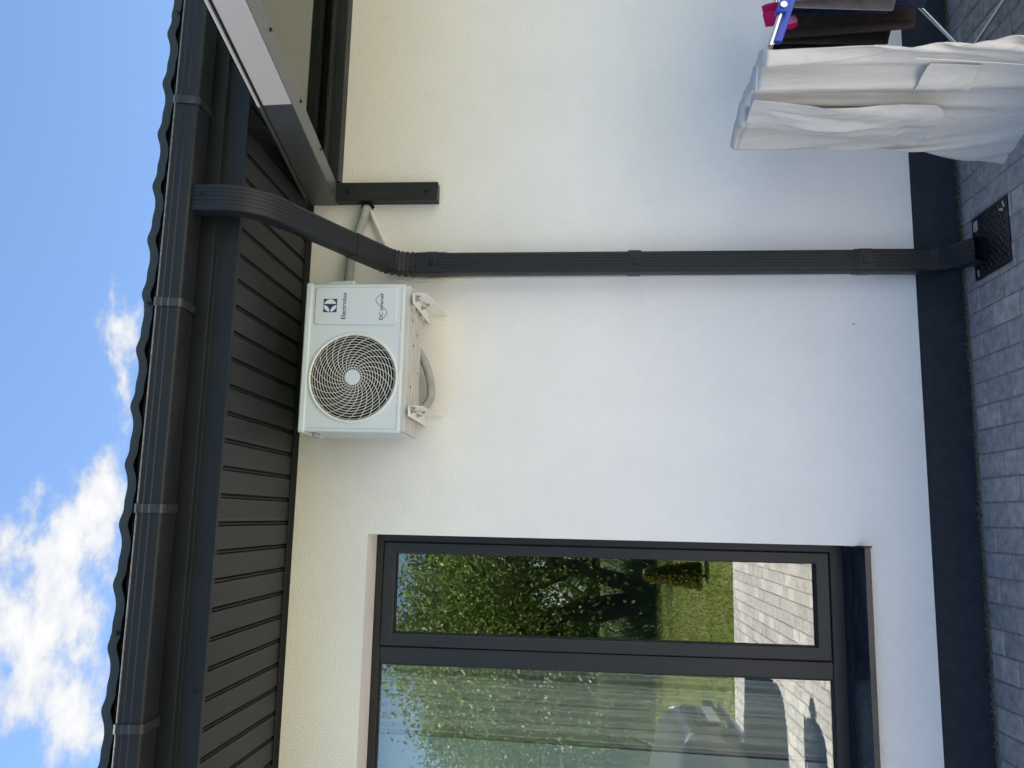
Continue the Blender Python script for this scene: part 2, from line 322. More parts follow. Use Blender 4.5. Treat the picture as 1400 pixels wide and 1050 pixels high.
def spline(pts, n=8):
    P = [Vector(p) for p in pts]; P = [2 * P[0] - P[1]] + P + [2 * P[-1] - P[-2]]; o = []
    for i in range(1, len(P) - 2):
        for k in range(n):
            t = k / n; a, b, c, d = P[i - 1:i + 3]
            o.append(0.5 * ((2 * b) + (c - a) * t + (2 * a - 5 * b + 4 * c - d) * t * t + (3 * b - a - 3 * c + d) * t ** 3))
    o.append(P[-2]); return o
def tb(name, path, r, mat, parent=None, n=8): bm = bmesh.new(); tube(bm, path, r, n); return fin(name, bm, mat, parent, smooth=50)
def cyl(bm, c, axis, r, h, n=16, r2=None):
    a = Vector(axis).normalized(); tube(bm, [Vector(c), Vector(c) + a * h], [r, r if r2 is None else r2], n)
def hexbolt(name, c, axis, r, mat, parent):
    bm = bmesh.new(); a = Vector(axis).normalized(); c = Vector(c)
    cyl(bm, c, a, r * 1.5, r * 0.25, 14); cyl(bm, c + a * r * 0.25, a, r, r * 0.75, 6); cyl(bm, c + a * r, a, r * 0.5, r * 0.6, 8)
    return fin(name, bm, mat, parent)
def pydata(name, V, F, mat, parent=None, smooth=False):
    me = bpy.data.meshes.new(name); me.from_pydata(V, [], F); me.materials.append(MT[mat])
    if smooth:
        for p in me.polygons: p.use_smooth = True
    o = link(bpy.data.objects.new(name, me))
    if parent: setpar(o, parent)
    return o

# ================================================================== THE GROUND
bm = bmesh.new(); g = 900
vs = [bm.verts.new(p) for p in ((-g, -g, -0.045), (g, -g, -0.045), (g, g, -0.045), (-g, g, -0.045))]; bm.faces.new(vs)
tag(fin('ground', bm, 'lawn'), kind='structure')
bm = bmesh.new(); box(bm, -10.0, 9.0, -5.12, 0.0118, -0.043, -0.0042)
paving = tag(fin('paving', bm, 'mortar'), kind='structure')
bx('edging_kerb', -10.0, 9.0, -5.18, -5.124, -0.043, -0.004, 'paver', paving)
PW, PL, GAP = 0.1, 0.2, 0.0062
def paver_verts(cx, cy, dz, tx, ty, pw=PW, pl=PL):
    hx, hy, c = pw / 2 - GAP / 2, pl / 2 - GAP / 2, 0.004
    V = [(cx + sx * hx, cy + sy * hy, -0.02) for sx, sy in ((-1, -1), (1, -1), (1, 1), (-1, 1))]
    V += [(cx + sx * hx, cy + sy * hy, dz - c + tx * sx + ty * sy) for sx, sy in ((-1, -1), (1, -1), (1, 1), (-1, 1))]
    V += [(cx + sx * (hx - c), cy + sy * (hy - c), dz + tx * sx + ty * sy) for sx, sy in ((-1, -1), (1, -1), (1, 1), (-1, 1))]
    return V
PF = [(8, 9, 10, 11)] + [(k, (k + 1) % 4, 4 + (k + 1) % 4, 4 + k) for k in range(4)] + [(4 + k, 4 + (k + 1) % 4, 8 + (k + 1) % 4, 8 + k) for k in range(4)]
DR = (1.027, 1.297, -0.398, -0.108)      # drain opening
pm = [None] * 6
half = None
for k in range(6):
    V = paver_verts(0, 0, 0.0, random.uniform(-1, 1) * 0.0007, random.uniform(-1, 1) * 0.0009)
    me = bpy.data.meshes.new('paver'); me.from_pydata(V, [], PF); me.materials.append(MT['paver']); pm[k] = me
cells = []
ix0, ix1 = int(-10.0 / PW), int(9.0 / PW)
for ix in range(ix0, ix1):
    cx_ = ix * PW + PW / 2
    off = 0.0 if ix % 2 == 0 else 0.1
    ys = []
    y = -0.022
    if off: ys.append((y - 0.05, 0.1)); y -= 0.1
    while y - PL > -5.12: ys.append((y - PL / 2, PL)); y -= PL
    if y > -5.07: ys.append(((y - 5.12) / 2, y + 5.12))
    for cy_, pl in ys: cells.append((cx_, cy_, pl))
def in_drain(c): return DR[0] < c[0] + 0.05 and c[0] - 0.05 < DR[1] and DR[2] < c[1] + c[2] / 2 and c[1] - c[2] / 2 < DR[3]
near = sorted([c for c in cells if not in_drain(c)], key=lambda c: (0 if (-1.25 < c[0] < 2.6) else 1, -c[1]))
chosen = near[:285]; cset = set(chosen)
for c in chosen:
    if abs(c[2] - PL) < 1e-6:
        o = link(bpy.data.objects.new('paver', random.choice(pm))); o.location = (c[0], c[1], random.uniform(-0.0018, 0.0018))
    else:
        me = bpy.data.meshes.new('paver'); me.from_pydata(paver_verts(0, 0, 0, 0, 0, PW, c[2]), [], PF); me.materials.append(MT['paver'])
        o = link(bpy.data.objects.new('paver', me)); o.location = (c[0], c[1], random.uniform(-0.0018, 0.0018))
    o.rotation_euler.z = random.uniform(-1, 1) * 0.006
    o.parent = paving
V = []; F = []
for c in cells:
    if c in cset: continue
    pieces = [(c[0], c[1], PW, c[2])]
    if in_drain(c):
        pieces = []
        x0, x1 = c[0] - 0.05, c[0] + 0.05; y0, y1 = c[1] - c[2] / 2, c[1] + c[2] / 2
        # cut the paver round the drain
        if y1 > DR[3] + 0.012: pieces.append((c[0], (y1 + DR[3]) / 2, PW, y1 - DR[3])); y1 = DR[3]
        if y0 < DR[2] - 0.012: pieces.append((c[0], (y0 + DR[2]) / 2, PW, DR[2] - y0)); y0 = DR[2]
        if x0 < DR[0] - 0.012 and y1 - y0 > 0.015: pieces.append(((x0 + DR[0]) / 2, (y0 + y1) / 2, DR[0] - x0, y1 - y0))
        if x1 > DR[1] + 0.012 and y1 - y0 > 0.015: pieces.append(((x1 + DR[1]) / 2, (y0 + y1) / 2, x1 - DR[1], y1 - y0))
    for (px, py, pw, pl) in pieces:
        b0 = len(V); V += paver_verts(px, py, random.uniform(-0.002, 0.002), random.uniform(-1, 1) * 0.0007, random.uniform(-1, 1) * 0.0009, pw, pl)
        F += [tuple(b0 + i for i in f) for f in PF]
tag(pydata('paver_field', V, F, 'paver', paving), kind='stuff')

# dirt washed up along the wall
V = []; F = []
rng = random.Random(3)
for k in range(5200):
    x = rng.uniform(-2.2, 3.2); dens_ = 0.5 + 0.5 * math.sin(x * 3.1) * math.sin(x * 7.7 + 1)
    if rng.random() > 0.45 + 0.55 * dens_: continue
    y = -abs(rng.gauss(0.0, 0.013)) - 0.001 + 0.012; s = rng.uniform(0.0012, 0.0046) * (2.2 if rng.random() < 0.04 else 1.0); z = rng.uniform(-0.006, 0.004)
    b0 = len(V)
    for d in ((1, 0, 0), (-1, 0, 0), (0, 1, 0), (0, -1, 0), (0, 0, 1)): V.append(tuple(c + dd * s * rng.uniform(0.5, 1.5) for c, dd in zip((x, y, z), d)))
    F += [(b0, b0 + 2, b0 + 4), (b0 + 2, b0 + 1, b0 + 4), (b0 + 1, b0 + 3, b0 + 4), (b0 + 3, b0, b0 + 4)]
tag(pydata('soil_crumbs', V, F, 'dirt'), 'brown soil and moss crumbs along the foot of the plinth', 'soil', kind='stuff')

# ================================================================== THE HOUSE
house = tag(empty('house'), 'white rendered single storey house with anthracite eaves and plinth', 'house')
HX0, HX1, HD = -9.0, 9.0, 8.0
ZS = 2.954                      # underside of the eaves
WX0, WX1, WZ0, WZ1 = -2.20, -0.090, 0.470, 2.594
bm = bmesh.new()
def wallquad(x0, x1, z0, z1): box(bm, x0, x1, 0.0, 0.30, z0, z1)
# front wall as one sheet with an opening
o4 = [(HX0, 0.203), (HX1, 0.203), (HX1, 3.10), (HX0, 3.10)]; i4 = [(WX0, WZ0), (WX1, WZ0), (WX1, WZ1), (WX0, WZ1)]
fo = [bm.verts.new((x, 0.0, z)) for x, z in o4]; fi = [bm.verts.new((x, 0.0, z)) for x, z in i4]
bo = [bm.verts.new((x, 0.30, z)) for x, z in o4]; bi = [bm.verts.new((x, 0.30, z)) for x, z in i4]
for k in range(4):
    j = (k + 1) % 4
    bm.faces.new((fo[k], fo[j], fi[j], fi[k])); bm.faces.new((bo[k], bi[k], bi[j], bo[j])); bm.faces.new((fi[k], fi[j], bi[j], bi[k])); bm.faces.new((fo[k], bo[k], bo[j], fo[j]))
fin('wall', bm, 'stucco', house)
bx('plinth', HX0 + 0.012, HX1 - 0.012, 0.012, 0.28, -0.045, 0.203, 'plinth', house)
for nm, a in (('wall', (HX0, HX0 + 0.3, 0.302, HD, -0.045, 3.10)), ('wall', (HX1 - 0.3, HX1, 0.302, HD, -0.045, 3.10)), ('wall', (HX0 + 0.302, HX1 - 0.302, HD - 0.3, HD, -0.045, 3.10))):
    bx(nm, *a, 'stucco', house)
# the room behind the window
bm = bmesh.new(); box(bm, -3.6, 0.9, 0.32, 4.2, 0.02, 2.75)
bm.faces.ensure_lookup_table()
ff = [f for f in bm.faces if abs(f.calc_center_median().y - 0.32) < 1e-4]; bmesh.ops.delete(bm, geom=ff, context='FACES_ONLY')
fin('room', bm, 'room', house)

# window: frame, sash, mullion, two panes, sill
win = empty('window'); win.parent = house
FY0, FY1 = 0.172, 0.262
def rect_frame(bm, x0, x1, z0, z1, wl, wr, wb, wt, y0, y1):
    # a mitred frame: four bars meeting at 45 degrees
    O = [(x0, z0), (x1, z0), (x1, z1), (x0, z1)]; I = [(x0 + wl, z0 + wb), (x1 - wr, z0 + wb), (x1 - wr, z1 - wt), (x0 + wl, z1 - wt)]
    a = [bm.verts.new((x, y0, z)) for x, z in O]; b = [bm.verts.new((x, y0, z)) for x, z in I]
    c = [bm.verts.new((x, y1, z)) for x, z in O]; d = [bm.verts.new((x, y1, z)) for x, z in I]
    for k in range(4):
        j = (k + 1) % 4
        bm.faces.new((a[k], a[j], b[j], b[k])); bm.faces.new((c[k], d[k], d[j], c[j])); bm.faces.new((b[k], b[j], d[j], d[k])); bm.faces.new((a[k], c[k], c[j], a[j]))
bm = bmesh.new(); rect_frame(bm, WX0 + 0.004, WX1 - 0.002, 0.500, WZ1 - 0.002, 0.045, 0.033, 0.068, 0.033, FY0, FY1)
fin('frame', bm, 'frame', win, bevel=0.004)
bx('mullion', -0.664, -0.590, FY0 + 0.003, FY1 - 0.003, 0.5685, 2.5585, 'frame', win, bevel=0.003)
bm = bmesh.new(); rect_frame(bm, -0.5845, -0.1285, 0.5745, 2.5555, 0.0535, 0.045, 0.0565, 0.0545, FY0 - 0.010, FY1 - 0.012)
sash = fin('sash', bm, 'frame', win, bevel=0.004)
bm = bmesh.new(); rect_frame(bm, -0.5895, -0.1235, 0.5690, 2.5605, 0.004, 0.004, 0.004, 0.004, FY0 + 0.012, FY1 - 0.02); fin('seal', bm, 'rubber', win)
bm = bmesh.new(); rect_frame(bm, -0.5312, -0.1733, 0.6308, 2.5012, 0.004, 0.004, 0.004, 0.004, FY0 + 0.004, FY0 + 0.02); fin('seal', bm, 'rubber', win)
bx('glass_pane', -0.534, -0.171, FY0 + 0.022, FY0 + 0.027, 0.628, 2.504, 'glass', win)
bm = bmesh.new(); rect_frame(bm, -2.152, -0.6645, 0.5685, 2.5585, 0.005, 0.005, 0.005, 0.005, FY0 + 0.010, FY0 + 0.022); fin('seal', bm, 'rubber', win)
bx('glass_pane', -2.15, -0.6655, FY0 + 0.024, FY0 + 0.029, 0.567, 2.560, 'glass', win)
bm = bmesh.new(); extr_x(bm, [(0.171, 0.5145), (0.171, 0.5120), (-0.034, 0.4840), (-0.034, 0.4620), (-0.037, 0.4620), (-0.037, 0.4866)], WX0 - 0.01, -0.0955)
sill = fin('sill', bm, 'sill', win, bevel=0.001)
bm = bmesh.new(); extr_x(bm, [(0.02, 0.512), (0.02, 0.488), (-0.030, 0.480), (-0.042, 0.458), (-0.042, 0.493), (-0.02, 0.500)], -0.095, -0.088)
fin('sill_end_cap', bm, 'ant', win)

# eaves: separate boards, grooves between, perforated every third
soff = empty('soffit'); soff.parent = house
SY0, SY1 = -0.755, -0.012
def soffit_mesh(mat):
    bm = bmesh.new(); h = 0.0408
    extr_y(bm, [(-h, ZS), (-h + 0.001, ZS - 0.001), (h - 0.001, ZS - 0.001), (h, ZS), (h, ZS + 0.010), (-h, ZS + 0.010)], SY0, SY1)
    # the folded tongue: a lower-set lip beside the groove
    extr_y(bm, [(h + 0.0060, ZS + 0.002), (h + 0.0095, ZS + 0.002), (h + 0.0095, ZS + 0.010), (h + 0.0060, ZS + 0.010)], SY0, SY1)
    bmesh.ops.recalc_face_normals(bm, faces=bm.faces)
    me = bpy.data.meshes.new('soffit_board'); bm.to_mesh(me); bm.free(); me.materials.append(MT[mat]); return me
sm_plain, sm_perf = soffit_mesh('ant2'), soffit_mesh('perf')
for k in range(-50, 51):
    o = link(bpy.data.objects.new('soffit_board', sm_perf if k % 3 == 0 else sm_plain)); o.location = (0.001 + 0.1 * k, 0, random.uniform(-0.0006, 0.0006)); o.parent = soff
bx('soffit_back', HX0, HX1, SY0, 0.0, ZS + 0.016, ZS + 0.030, 'void', soff)
bm = bmesh.new(); extr_x(bm, [(-0.024, ZS - 0.004), (-0.0005, ZS - 0.004), (-0.0005, ZS - 0.024), (-0.003, ZS - 0.024), (-0.003, ZS - 0.007), (-0.024, ZS - 0.007)], HX0, HX1)
fin('wall_trim', bm, 'ant2', soff)
bx('wall_batten', HX0, HX1, -0.0118, -0.0006, ZS - 0.0035, ZS + 0.015, 'void', soff)
bm = bmesh.new(); extr_x(bm, [(-0.735, ZS - 0.006), (-0.757, ZS - 0.006), (-0.7575, 3.026), (-0.790, 3.0275), (-0.7915, 3.170), (-0.770, 3.170), (-0.770, 3.045), (-0.740, 3.045)], HX0 + 0.3, HX1 - 0.3)
fas = fin('fascia', bm, 'ant', house, bevel=0.0015)
for p in ((0.632, -0.7905, 3.052), (0.640, -0.7575, 3.008), (-0.62, -0.7915, 3.055), (-0.615, -0.7575, 2.975), (1.9, -0.7575, 3.005)):
    hexbolt('screw', p, (0, -1, 0), 0.005, 'ant', house)

# roof: pressed metal tiles, wavy edge
roof = empty('roof'); roof.parent = house
def wave(x):
    t = (x - 0.157) / 0.202 * 2 * math.pi
    return 0.0070 * math.cos(t) + 0.0032 * math.cos(2 * t + 0.9) + 0.0010 * math.cos(3 * t + 0.4)
SL = math.tan(rad(19))
sheet_w = 1.13
nsheet = 9
for s in range(-nsheet // 2 - 1, nsheet // 2 + 2):
    x0 = 0.70 + s * sheet_w; x1 = x0 + sheet_w + 0.012
    nx = 100; bm = bmesh.new(); rows = []
    dz0 = 0.0022 * (s % 2)
    EY, EZ = -0.885, 3.190
    prof = []
    for course in range(3):
        ya = EY + course * 0.33
        prof += [(ya, EZ + (ya - EY) * SL, course), (ya - 0.002, EZ + (ya - EY) * SL + 0.030, course), (ya + 0.328, EZ + (ya + 0.328 - EY) * SL + 0.010, course)]
    ye = 4.0; prof.append((ye, EZ + (ye - EY) * SL + 0.01, 3))
    for (py, pz, cidx) in prof:
        rows.append([bm.verts.new((x0 + (x1 - x0) * i / nx, py, pz + wave(x0 + (x1 - x0) * i / nx) + dz0)) for i in range(nx + 1)])
    for a, b in zip(rows, rows[1:]):
        for i in range(nx): bm.faces.new((a[i], a[i + 1], b[i + 1], b[i]))
    # the turned-under lip at the eave
    lip = [bm.verts.new((v.co.x, v.co.y + 0.014, v.co.z + 0.003)) for v in rows[0]]
    for i in range(nx): bm.faces.new((lip[i], lip[i + 1], rows[0][i + 1], rows[0][i]))
    fin('roof_sheet', bm, 'roofm', roof, smooth=35)
    hexbolt('screw', (x0 + 0.018, EY - 0.003, EZ + 0.010 + wave(x0 + 0.018)), (0, -1, 0), 0.0055, 'ant', roof)
bx('eaves_board', HX0 + 0.3, HX1 - 0.3, -0.80, -0.7925, 3.165, 3.200, 'void', roof)
bm = bmesh.new(); extr_x(bm, [(-0.872, 3.128), (-0.866, 3.198), (-0.60, 3.285), (-0.60, 3.281), (-0.863, 3.194), (-0.869, 3.128)], -5.0, 5.5)
fin('drip_flashing', bm, 'ant', roof)
bm = bmesh.new(); extr_x(bm, [(-0.78, 3.175), (4.0, 3.175 + 4.78 * SL), (8.8, 3.175), (8.8, 3.05), (8.1, 3.05), (8.1, 3.11), (-0.78, 3.11)], HX0, HX1)
fin('roof_body', bm, 'roofm', roof)

# ================================================================== GUTTER
gut = tag(empty('rain_gutter', (0, -0.86, 3.07)), 'long anthracite metal rain gutter along the roof edge', 'gutter')
GO = [(-0.800, 3.178), (-0.799, 3.088), (-0.803, 3.078), (-0.812, 3.074)]
GO += [(-0.906, 3.0712)] + [(-0.906 - 0.012 * math.sin(a), 3.0832 - 0.012 * math.cos(a)) for a in (0.35, 0.7, 1.05, 1.4)] + [(-0.9200, 3.108), (-0.9232, 3.1115), (-0.9245, 3.130), (-0.9275, 3.134), (-0.9290, 3.148)]
GO += [(-0.9290 - 0.0045 + 0.0045 * math.cos(a), 3.1495 + 0.0045 * math.sin(a)) for a in (2.6, 3.6, 4.6, 5.6)][::-1] if False else []
bm = bmesh.new(); extr_x(bm, shell(GO, -0.0016), -5.2, 5.6); fin('trough', bm, 'ant', gut, smooth=25)
bm = bmesh.new(); tube(bm, [(-5.2, -0.9290, 3.1500), (5.6, -0.9290, 3.1500)], 0.0026, 10); fin('bead', bm, 'bead', gut, smooth=60)
SO = [(y - (0.0022 if y < -0.85 else 0.0), z - (0.0022 if z < 3.08 else 0)) for y, z in GO[2:]]
SO = [(-0.7960, 3.100), (-0.798, 3.074), (-0.812, 3.0695)] + [(-0.906, 3.0672)] + [(-0.906 - 0.0160 * math.sin(a), 3.0832 - 0.0160 * math.cos(a)) for a in (0.35, 0.7, 1.05, 1.4)] + [(-0.9240, 3.108), (-0.9272, 3.1115), (-0.9285, 3.130), (-0.9315, 3.134), (-0.9345, 3.150), (-0.930, 3.158)]
for i, xs in enumerate((-2.11, -1.41, -0.704, 0.0, 0.715, 1.475, 2.2, 2.9)):
    bm = bmesh.new(); extr_x(bm, shell(SO, 0.0016), xs - 0.015, xs + 0.015); fin('gutter_strap', bm, 'strap', gut, smooth=25)

# ================================================================== DOWNPIPE
dp = tag(empty('downpipe', (1.115, -0.09, 0.0)), 'ribbed rectangular anthracite downpipe from gutter to ground drain', 'downpipe')
PX = 1.113
def pipe_prof(w, d, ribs=4, depth=0.0022, r=0.008):
    pts = []                              # (a along X, b towards the front)
    def corner(cx, cy, a0):
        return [(cx + r * math.cos(a0 + k * math.pi / 6), cy + r * math.sin(a0 + k * math.pi / 6)) for k in range(4)]
    pts += corner(w / 2 - r, -d / 2 + r, -math.pi / 2)
    pts += corner(w / 2 - r, d / 2 - r, 0)
    # the grooves of the front
    m = ribs; span = w - 2 * r - 0.010
    for k in range(m):
        c = span / 2 - span * (k + 0.5) / m; h = span / m
        pts += [(c + h * 0.30, d / 2), (c + h * 0.22, d / 2 - depth), (c - h * 0.22, d / 2 - depth), (c - h * 0.30, d / 2)]
    pts += corner(-w / 2 + r, d / 2 - r, math.pi / 2); pts += corner(-w / 2 + r, -d / 2 + r, math.pi)
    return pts
def pipe_sweep(bm, prof, path, scales=None, cap=True):
    rings = []
    for i, p in enumerate(path):
        a = Vector(path[max(i - 1, 0)]); b = Vector(path[min(i + 1, len(path) - 1)]); t = (b - a).normalized()
        n = Vector((0, t.z, -t.y)).normalized() if abs(t.x) < 0.9 else Vector((0, -1, 0)); s = scales[i] if scales else 1.0
        rings.append([Vector(p) + Vector((1, 0, 0)) * u * s + n * v * s for u, v in prof])
    loft(bm, rings, cap=cap)
PP = pipe_prof(0.093, 0.068, 5, 0.0019); PPo = pipe_prof(0.098, 0.073, 5, 0.0019)
YC = -0.086
def arc(p0, p1, p2, n=10):
    o = []
    for k in range(n + 1):
        t = k / n; o.append(tuple((1 - t) ** 2 * a + 2 * t * (1 - t) * b + t * t * c for a, b, c in zip(p0, p1, p2)))
    return o
# top outlet elbow (smooth), slanted length, lower crimped elbow, straight length, shoe
bm = bmesh.new(); pipe_sweep(bm, PPo, [(PX, -0.862, 3.085), (PX, -0.862, 3.05), (PX, -0.861, 3.0)] + arc((PX, -0.860, 2.975), (PX, -0.852, 2.865), (PX, -0.742, 2.815), 12)[0:] + [(PX, -0.700, 2.795)])
fin('outlet_elbow', bm, 'ant', dp, smooth=30)
bm = bmesh.new(); pipe_sweep(bm, PP, [(PX, -0.742, 2.815), (PX, -0.30, 2.604)]); fin('slanted_pipe', bm, 'ant', dp, smooth=30)
bm = bmesh.new(); bend = [(PX, -0.36, 2.6326), (PX, -0.300, 2.604)] ; pipe_sweep(bm, PPo, bend + [(PX, -0.180, 2.5467)]); fin('pipe_sleeve', bm, 'ant', dp, smooth=30)
path = [(PX, -0.222, 2.5668)] + arc((PX, -0.165, 2.5395), (PX, YC, 2.500), (PX, YC, 2.405), 48) + [(PX, YC, 2.375)]; sc = [1.0] + [1.0 + (0.035 if (k % 8) in (1, 2, 3, 4) and 2 < k < 47 else -0.045 if 2 < k < 47 else 0.0) for k in range(49)] + [1.0]
bm = bmesh.new(); pipe_sweep(bm, pipe_prof(0.097, 0.072, 4, 0.0008), path, sc); fin('crimped_elbow', bm, 'ant', dp, smooth=20)
bm = bmesh.new(); pipe_sweep(bm, PPo, [(PX, YC, 2.385), (PX, YC, 2.27)]); fin('pipe_sleeve', bm, 'ant', dp, smooth=30)
bm = bmesh.new(); pipe_sweep(bm, PP, [(PX, YC, 2.385), (PX + 0.004, YC, 1.4), (PX + 0.008, YC, 0.44)]); fin('straight_pipe', bm, 'ant', dp, smooth=30)
PB = PX + 0.008
bm = bmesh.new(); pipe_sweep(bm, PPo, [(PB, YC, 0.50), (PB, YC, 0.205)]); fin('pipe_sleeve', bm, 'ant', dp, smooth=30)
path = [(PB, YC, 0.21)] + arc((PB, YC, 0.20), (PB, YC, 0.125), (PB, -0.150, 0.085), 34); sc = [1.0] + [1.0 + (0.05 if (k % 7) in (1, 2, 3) and 4 < k < 33 else -0.03 if 4 < k < 33 else 0.0) for k in range(35)]
bm = bmesh.new(); pipe_sweep(bm, pipe_prof(0.097, 0.072, 4, 0.0008), path, sc, cap=False); fin('crimped_elbow', bm, 'ant', dp, smooth=20)
bm = bmesh.new(); rr = pipe_prof(0.099, 0.074); ri = pipe_prof(0.094, 0.069)
p2 = [(PB, -0.140, 0.092), (PB, -0.252, 0.042)]
pipe_sweep(bm, rr, p2, cap=False); pipe_sweep(bm, ri, p2, cap=False); fin('shoe', bm, 'ant', dp, smooth=30)
def pipe_clip(x, z, wide):
    bm = bmesh.new()
    pr = pipe_prof(0.101, 0.076, 4, 0.0); pipe_sweep(bm, pr, [(x, YC, z + wide / 2), (x, YC, z - wide / 2)], cap=False)
    o = fin('pipe_clip', bm, 'ant', dp, smooth=30)
    bm = bmesh.new(); extr_x(bm, [(YC - 0.038, z + wide * 0.30), (YC - 0.044, z + wide * 0.12), (YC - 0.044, z - wide * 0.40), (YC - 0.038, z - wide * 0.42)], x - 0.016, x + 0.014); fin('clip_tongue', bm, 'ant', dp, bevel=0.001)
    bm = bmesh.new(); box(bm, x - 0.012, x + 0.012, YC + 0.036, -0.0005, z - 0.012, z + 0.012); fin('clip_stem', bm, 'ant', dp)
pipe_clip(PX, 2.335, 0.055); pipe_clip(PX + 0.004, 1.435, 0.055); pipe_clip(PB, 0.452, 0.055)
hexbolt('rivet', (PX + 0.012, -0.899, 3.035), (0, -1, 0), 0.0045, 'ant', dp)

# ================================================================== DRAIN GRATE
dr = tag(empty('drain_grate', (1.16, -0.25, 0)), 'square black cast drain grate in the paving under the downpipe', 'drain')
bm = bmesh.new(); x0, x1, y0, y1 = DR
vsO = [(x0, y0), (x1, y0), (x1, y1), (x0, y1)]; k_ = 0.014
vsI = [(x0 + k_, y0 + k_), (x1 - k_, y0 + k_), (x1 - k_, y1 - k_), (x0 + k_, y1 - k_)]
A = [bm.verts.new((x, y, 0.003)) for x, y in vsO]; B = [bm.verts.new((x, y, 0.003)) for x, y in vsI]; Cc = [bm.verts.new((x, y, -0.04)) for x, y in vsO]; D = [bm.verts.new((x, y, -0.04)) for x, y in vsI]
for i in range(4):
    j = (i + 1) % 4
    for q in ((A[i], A[j], B[j], B[i]), (B[i], B[j], D[j], D[i]), (A[i], Cc[i], Cc[j], A[j])): bm.faces.new(q)
fin('rim', bm, 'iron', dr)
bx('sump', x0 + k_, x1 - k_, y0 + k_, y1 - k_, -0.040, -0.030, 'void', dr)
bm = bmesh.new(); n = 11
for k in range(-n, n + 1):                 # crossing diagonal bars
    for sgn in (1, -1):
        c = k * 0.033
        xa, xb = -0.121, 0.121
        seg = []
        for xx in np.linspace(xa, xb, 41):
            yy = sgn * xx + c
            if abs(yy) <= 0.131: seg.append((xx, yy))
        if len(seg) < 2: continue
        (ax, ay), (bx_, by_) = seg[0], seg[-1]; d = Vector((bx_ - ax, by_ - ay)).normalized(); nrm = Vector((-d.y, d.x)) * 0.0048
        zt = 0.001 if sgn > 0 else 0.0002
        P = [(ax + nrm.x, ay + nrm.y), (bx_ + nrm.x, by_ + nrm.y), (bx_ - nrm.x, by_ - nrm.y), (ax - nrm.x, ay - nrm.y)]
        loft(bm, [[(px + 1.162, py - 0.253, zt - 0.012) for px, py in P], [(px + 1.162, py - 0.253, zt) for px, py in P]])
fin('grid', bm, 'iron', dr)
bx('maker_plate', 1.236, 1.280, -0.155, -0.124, 0.0005, 0.0052, 'label', dr, bevel=0.0015)
for (sx, sy, rz) in ((1.268, -0.372, 0.4), (1.252, -0.352, 1.2), (1.052, -0.14, 0.2)):
    bm = bmesh.new(); box(bm, -0.014, 0.014, -0.005, 0.005, 0.0, 0.003); bmesh.ops.rotate(bm, verts=bm.verts, cent=(0, 0, 0), matrix=Matrix.Rotation(rz, 3, 'Z')); bmesh.ops.translate(bm, verts=bm.verts, vec=(sx, sy, 0.0025)); fin('lug', bm, 'label', dr, bevel=0.001)

# ================================================================== AIR CONDITIONER
ac = tag(empty('air_conditioner', (0.632, -0.228, 2.392)), 'white outdoor air conditioning unit with round fan grille on wall brackets', 'air conditioner')
AX0, AX1, AZ0, AZ1, AYF, AYB = 0.322, 0.942, 2.394, 2.806, -0.366, -0.090
FC = (0.546, 2.596); FR = 0.181
bm = bmesh.new()
hx = [AX0, AX1]; angs = sorted(set([2 * math.pi * k / 72 for k in range(72)] + [math.atan2(z - FC[1], x - FC[0]) % (2 * math.pi) for x in hx for z in (AZ0, AZ1)]))
def rect_hit(a):
    c, s = math.cos(a), math.sin(a); t = 1e9
    if c > 1e-9: t = min(t, (AX1 - FC[0]) / c)
    if c < -1e-9: t = min(t, (AX0 - FC[0]) / c)
    if s > 1e-9: t = min(t, (AZ1 - FC[1]) / s)
    if s < -1e-9: t = min(t, (AZ0 - FC[1]) / s)
    return FC[0] + c * t, FC[1] + s * t
ro = [rect_hit(a) for a in angs]
rings = [[(x, AYB, z) for x, z in ro], [(x, AYF, z) for x, z in ro], [(FC[0] + FR * math.cos(a), AYF, FC[1] + FR * math.sin(a)) for a in angs]]
loft(bm, rings, cap=False)
bm.faces.new([bm.verts.new((x, AYB, z)) for x, z in ro])
fin('casing', bm, 'acw', ac, bevel=0.006)
bm = bmesh.new(); cyl(bm, (FC[0], AYF + 0.098, FC[1]), (0, 1, 0), FR + 0.001, 0.004, 48); tube(bm, [(FC[0], AYF + 0.0015, FC[1]), (FC[0], AYF + 0.098, FC[1])], FR + 0.0005, 64, cap=False); fin('fan_well', bm, 'acdark', ac, smooth=40)
bm = bmesh.new(); box(bm, AX0 - 0.004, AX1 + 0.004, AYF - 0.005, AYB + 0.004, AZ1 - 0.020, AZ1 + 0.007); fin('top_cover', bm, 'acw', ac, bevel=0.006)
bm = bmesh.new(); box(bm, AX0 + 0.004, AX1 - 0.004, AYF + 0.006, AYB - 0.002, AZ0 - 0.020, AZ0 + 0.004); fin('base_tray', bm, 'acdirty', ac, bevel=0.004)
for z_ in (0.0,):
    bm = bmesh.new()
    for yy in (-0.32, -0.27, -0.22, -0.17, -0.13): box(bm, AX0 + 0.02, AX1 - 0.02, yy - 0.007, yy + 0.007, AZ0 - 0.0225, AZ0 - 0.019)
    fin('tray_ribs', bm, 'acdirty', ac, bevel=0.003)
for (xx, yy) in ((0.52, -0.30), (0.70, -0.27), (0.45, -0.21), (0.60, -0.16), (0.80, -0.31), (0.76, -0.20)):
    bm = bmesh.new(); cyl(bm, (xx, yy, AZ0 - 0.0248), (0, 0, -1), 0.006, 0.0008, 10); fin('drain_hole', bm, 'void', ac)
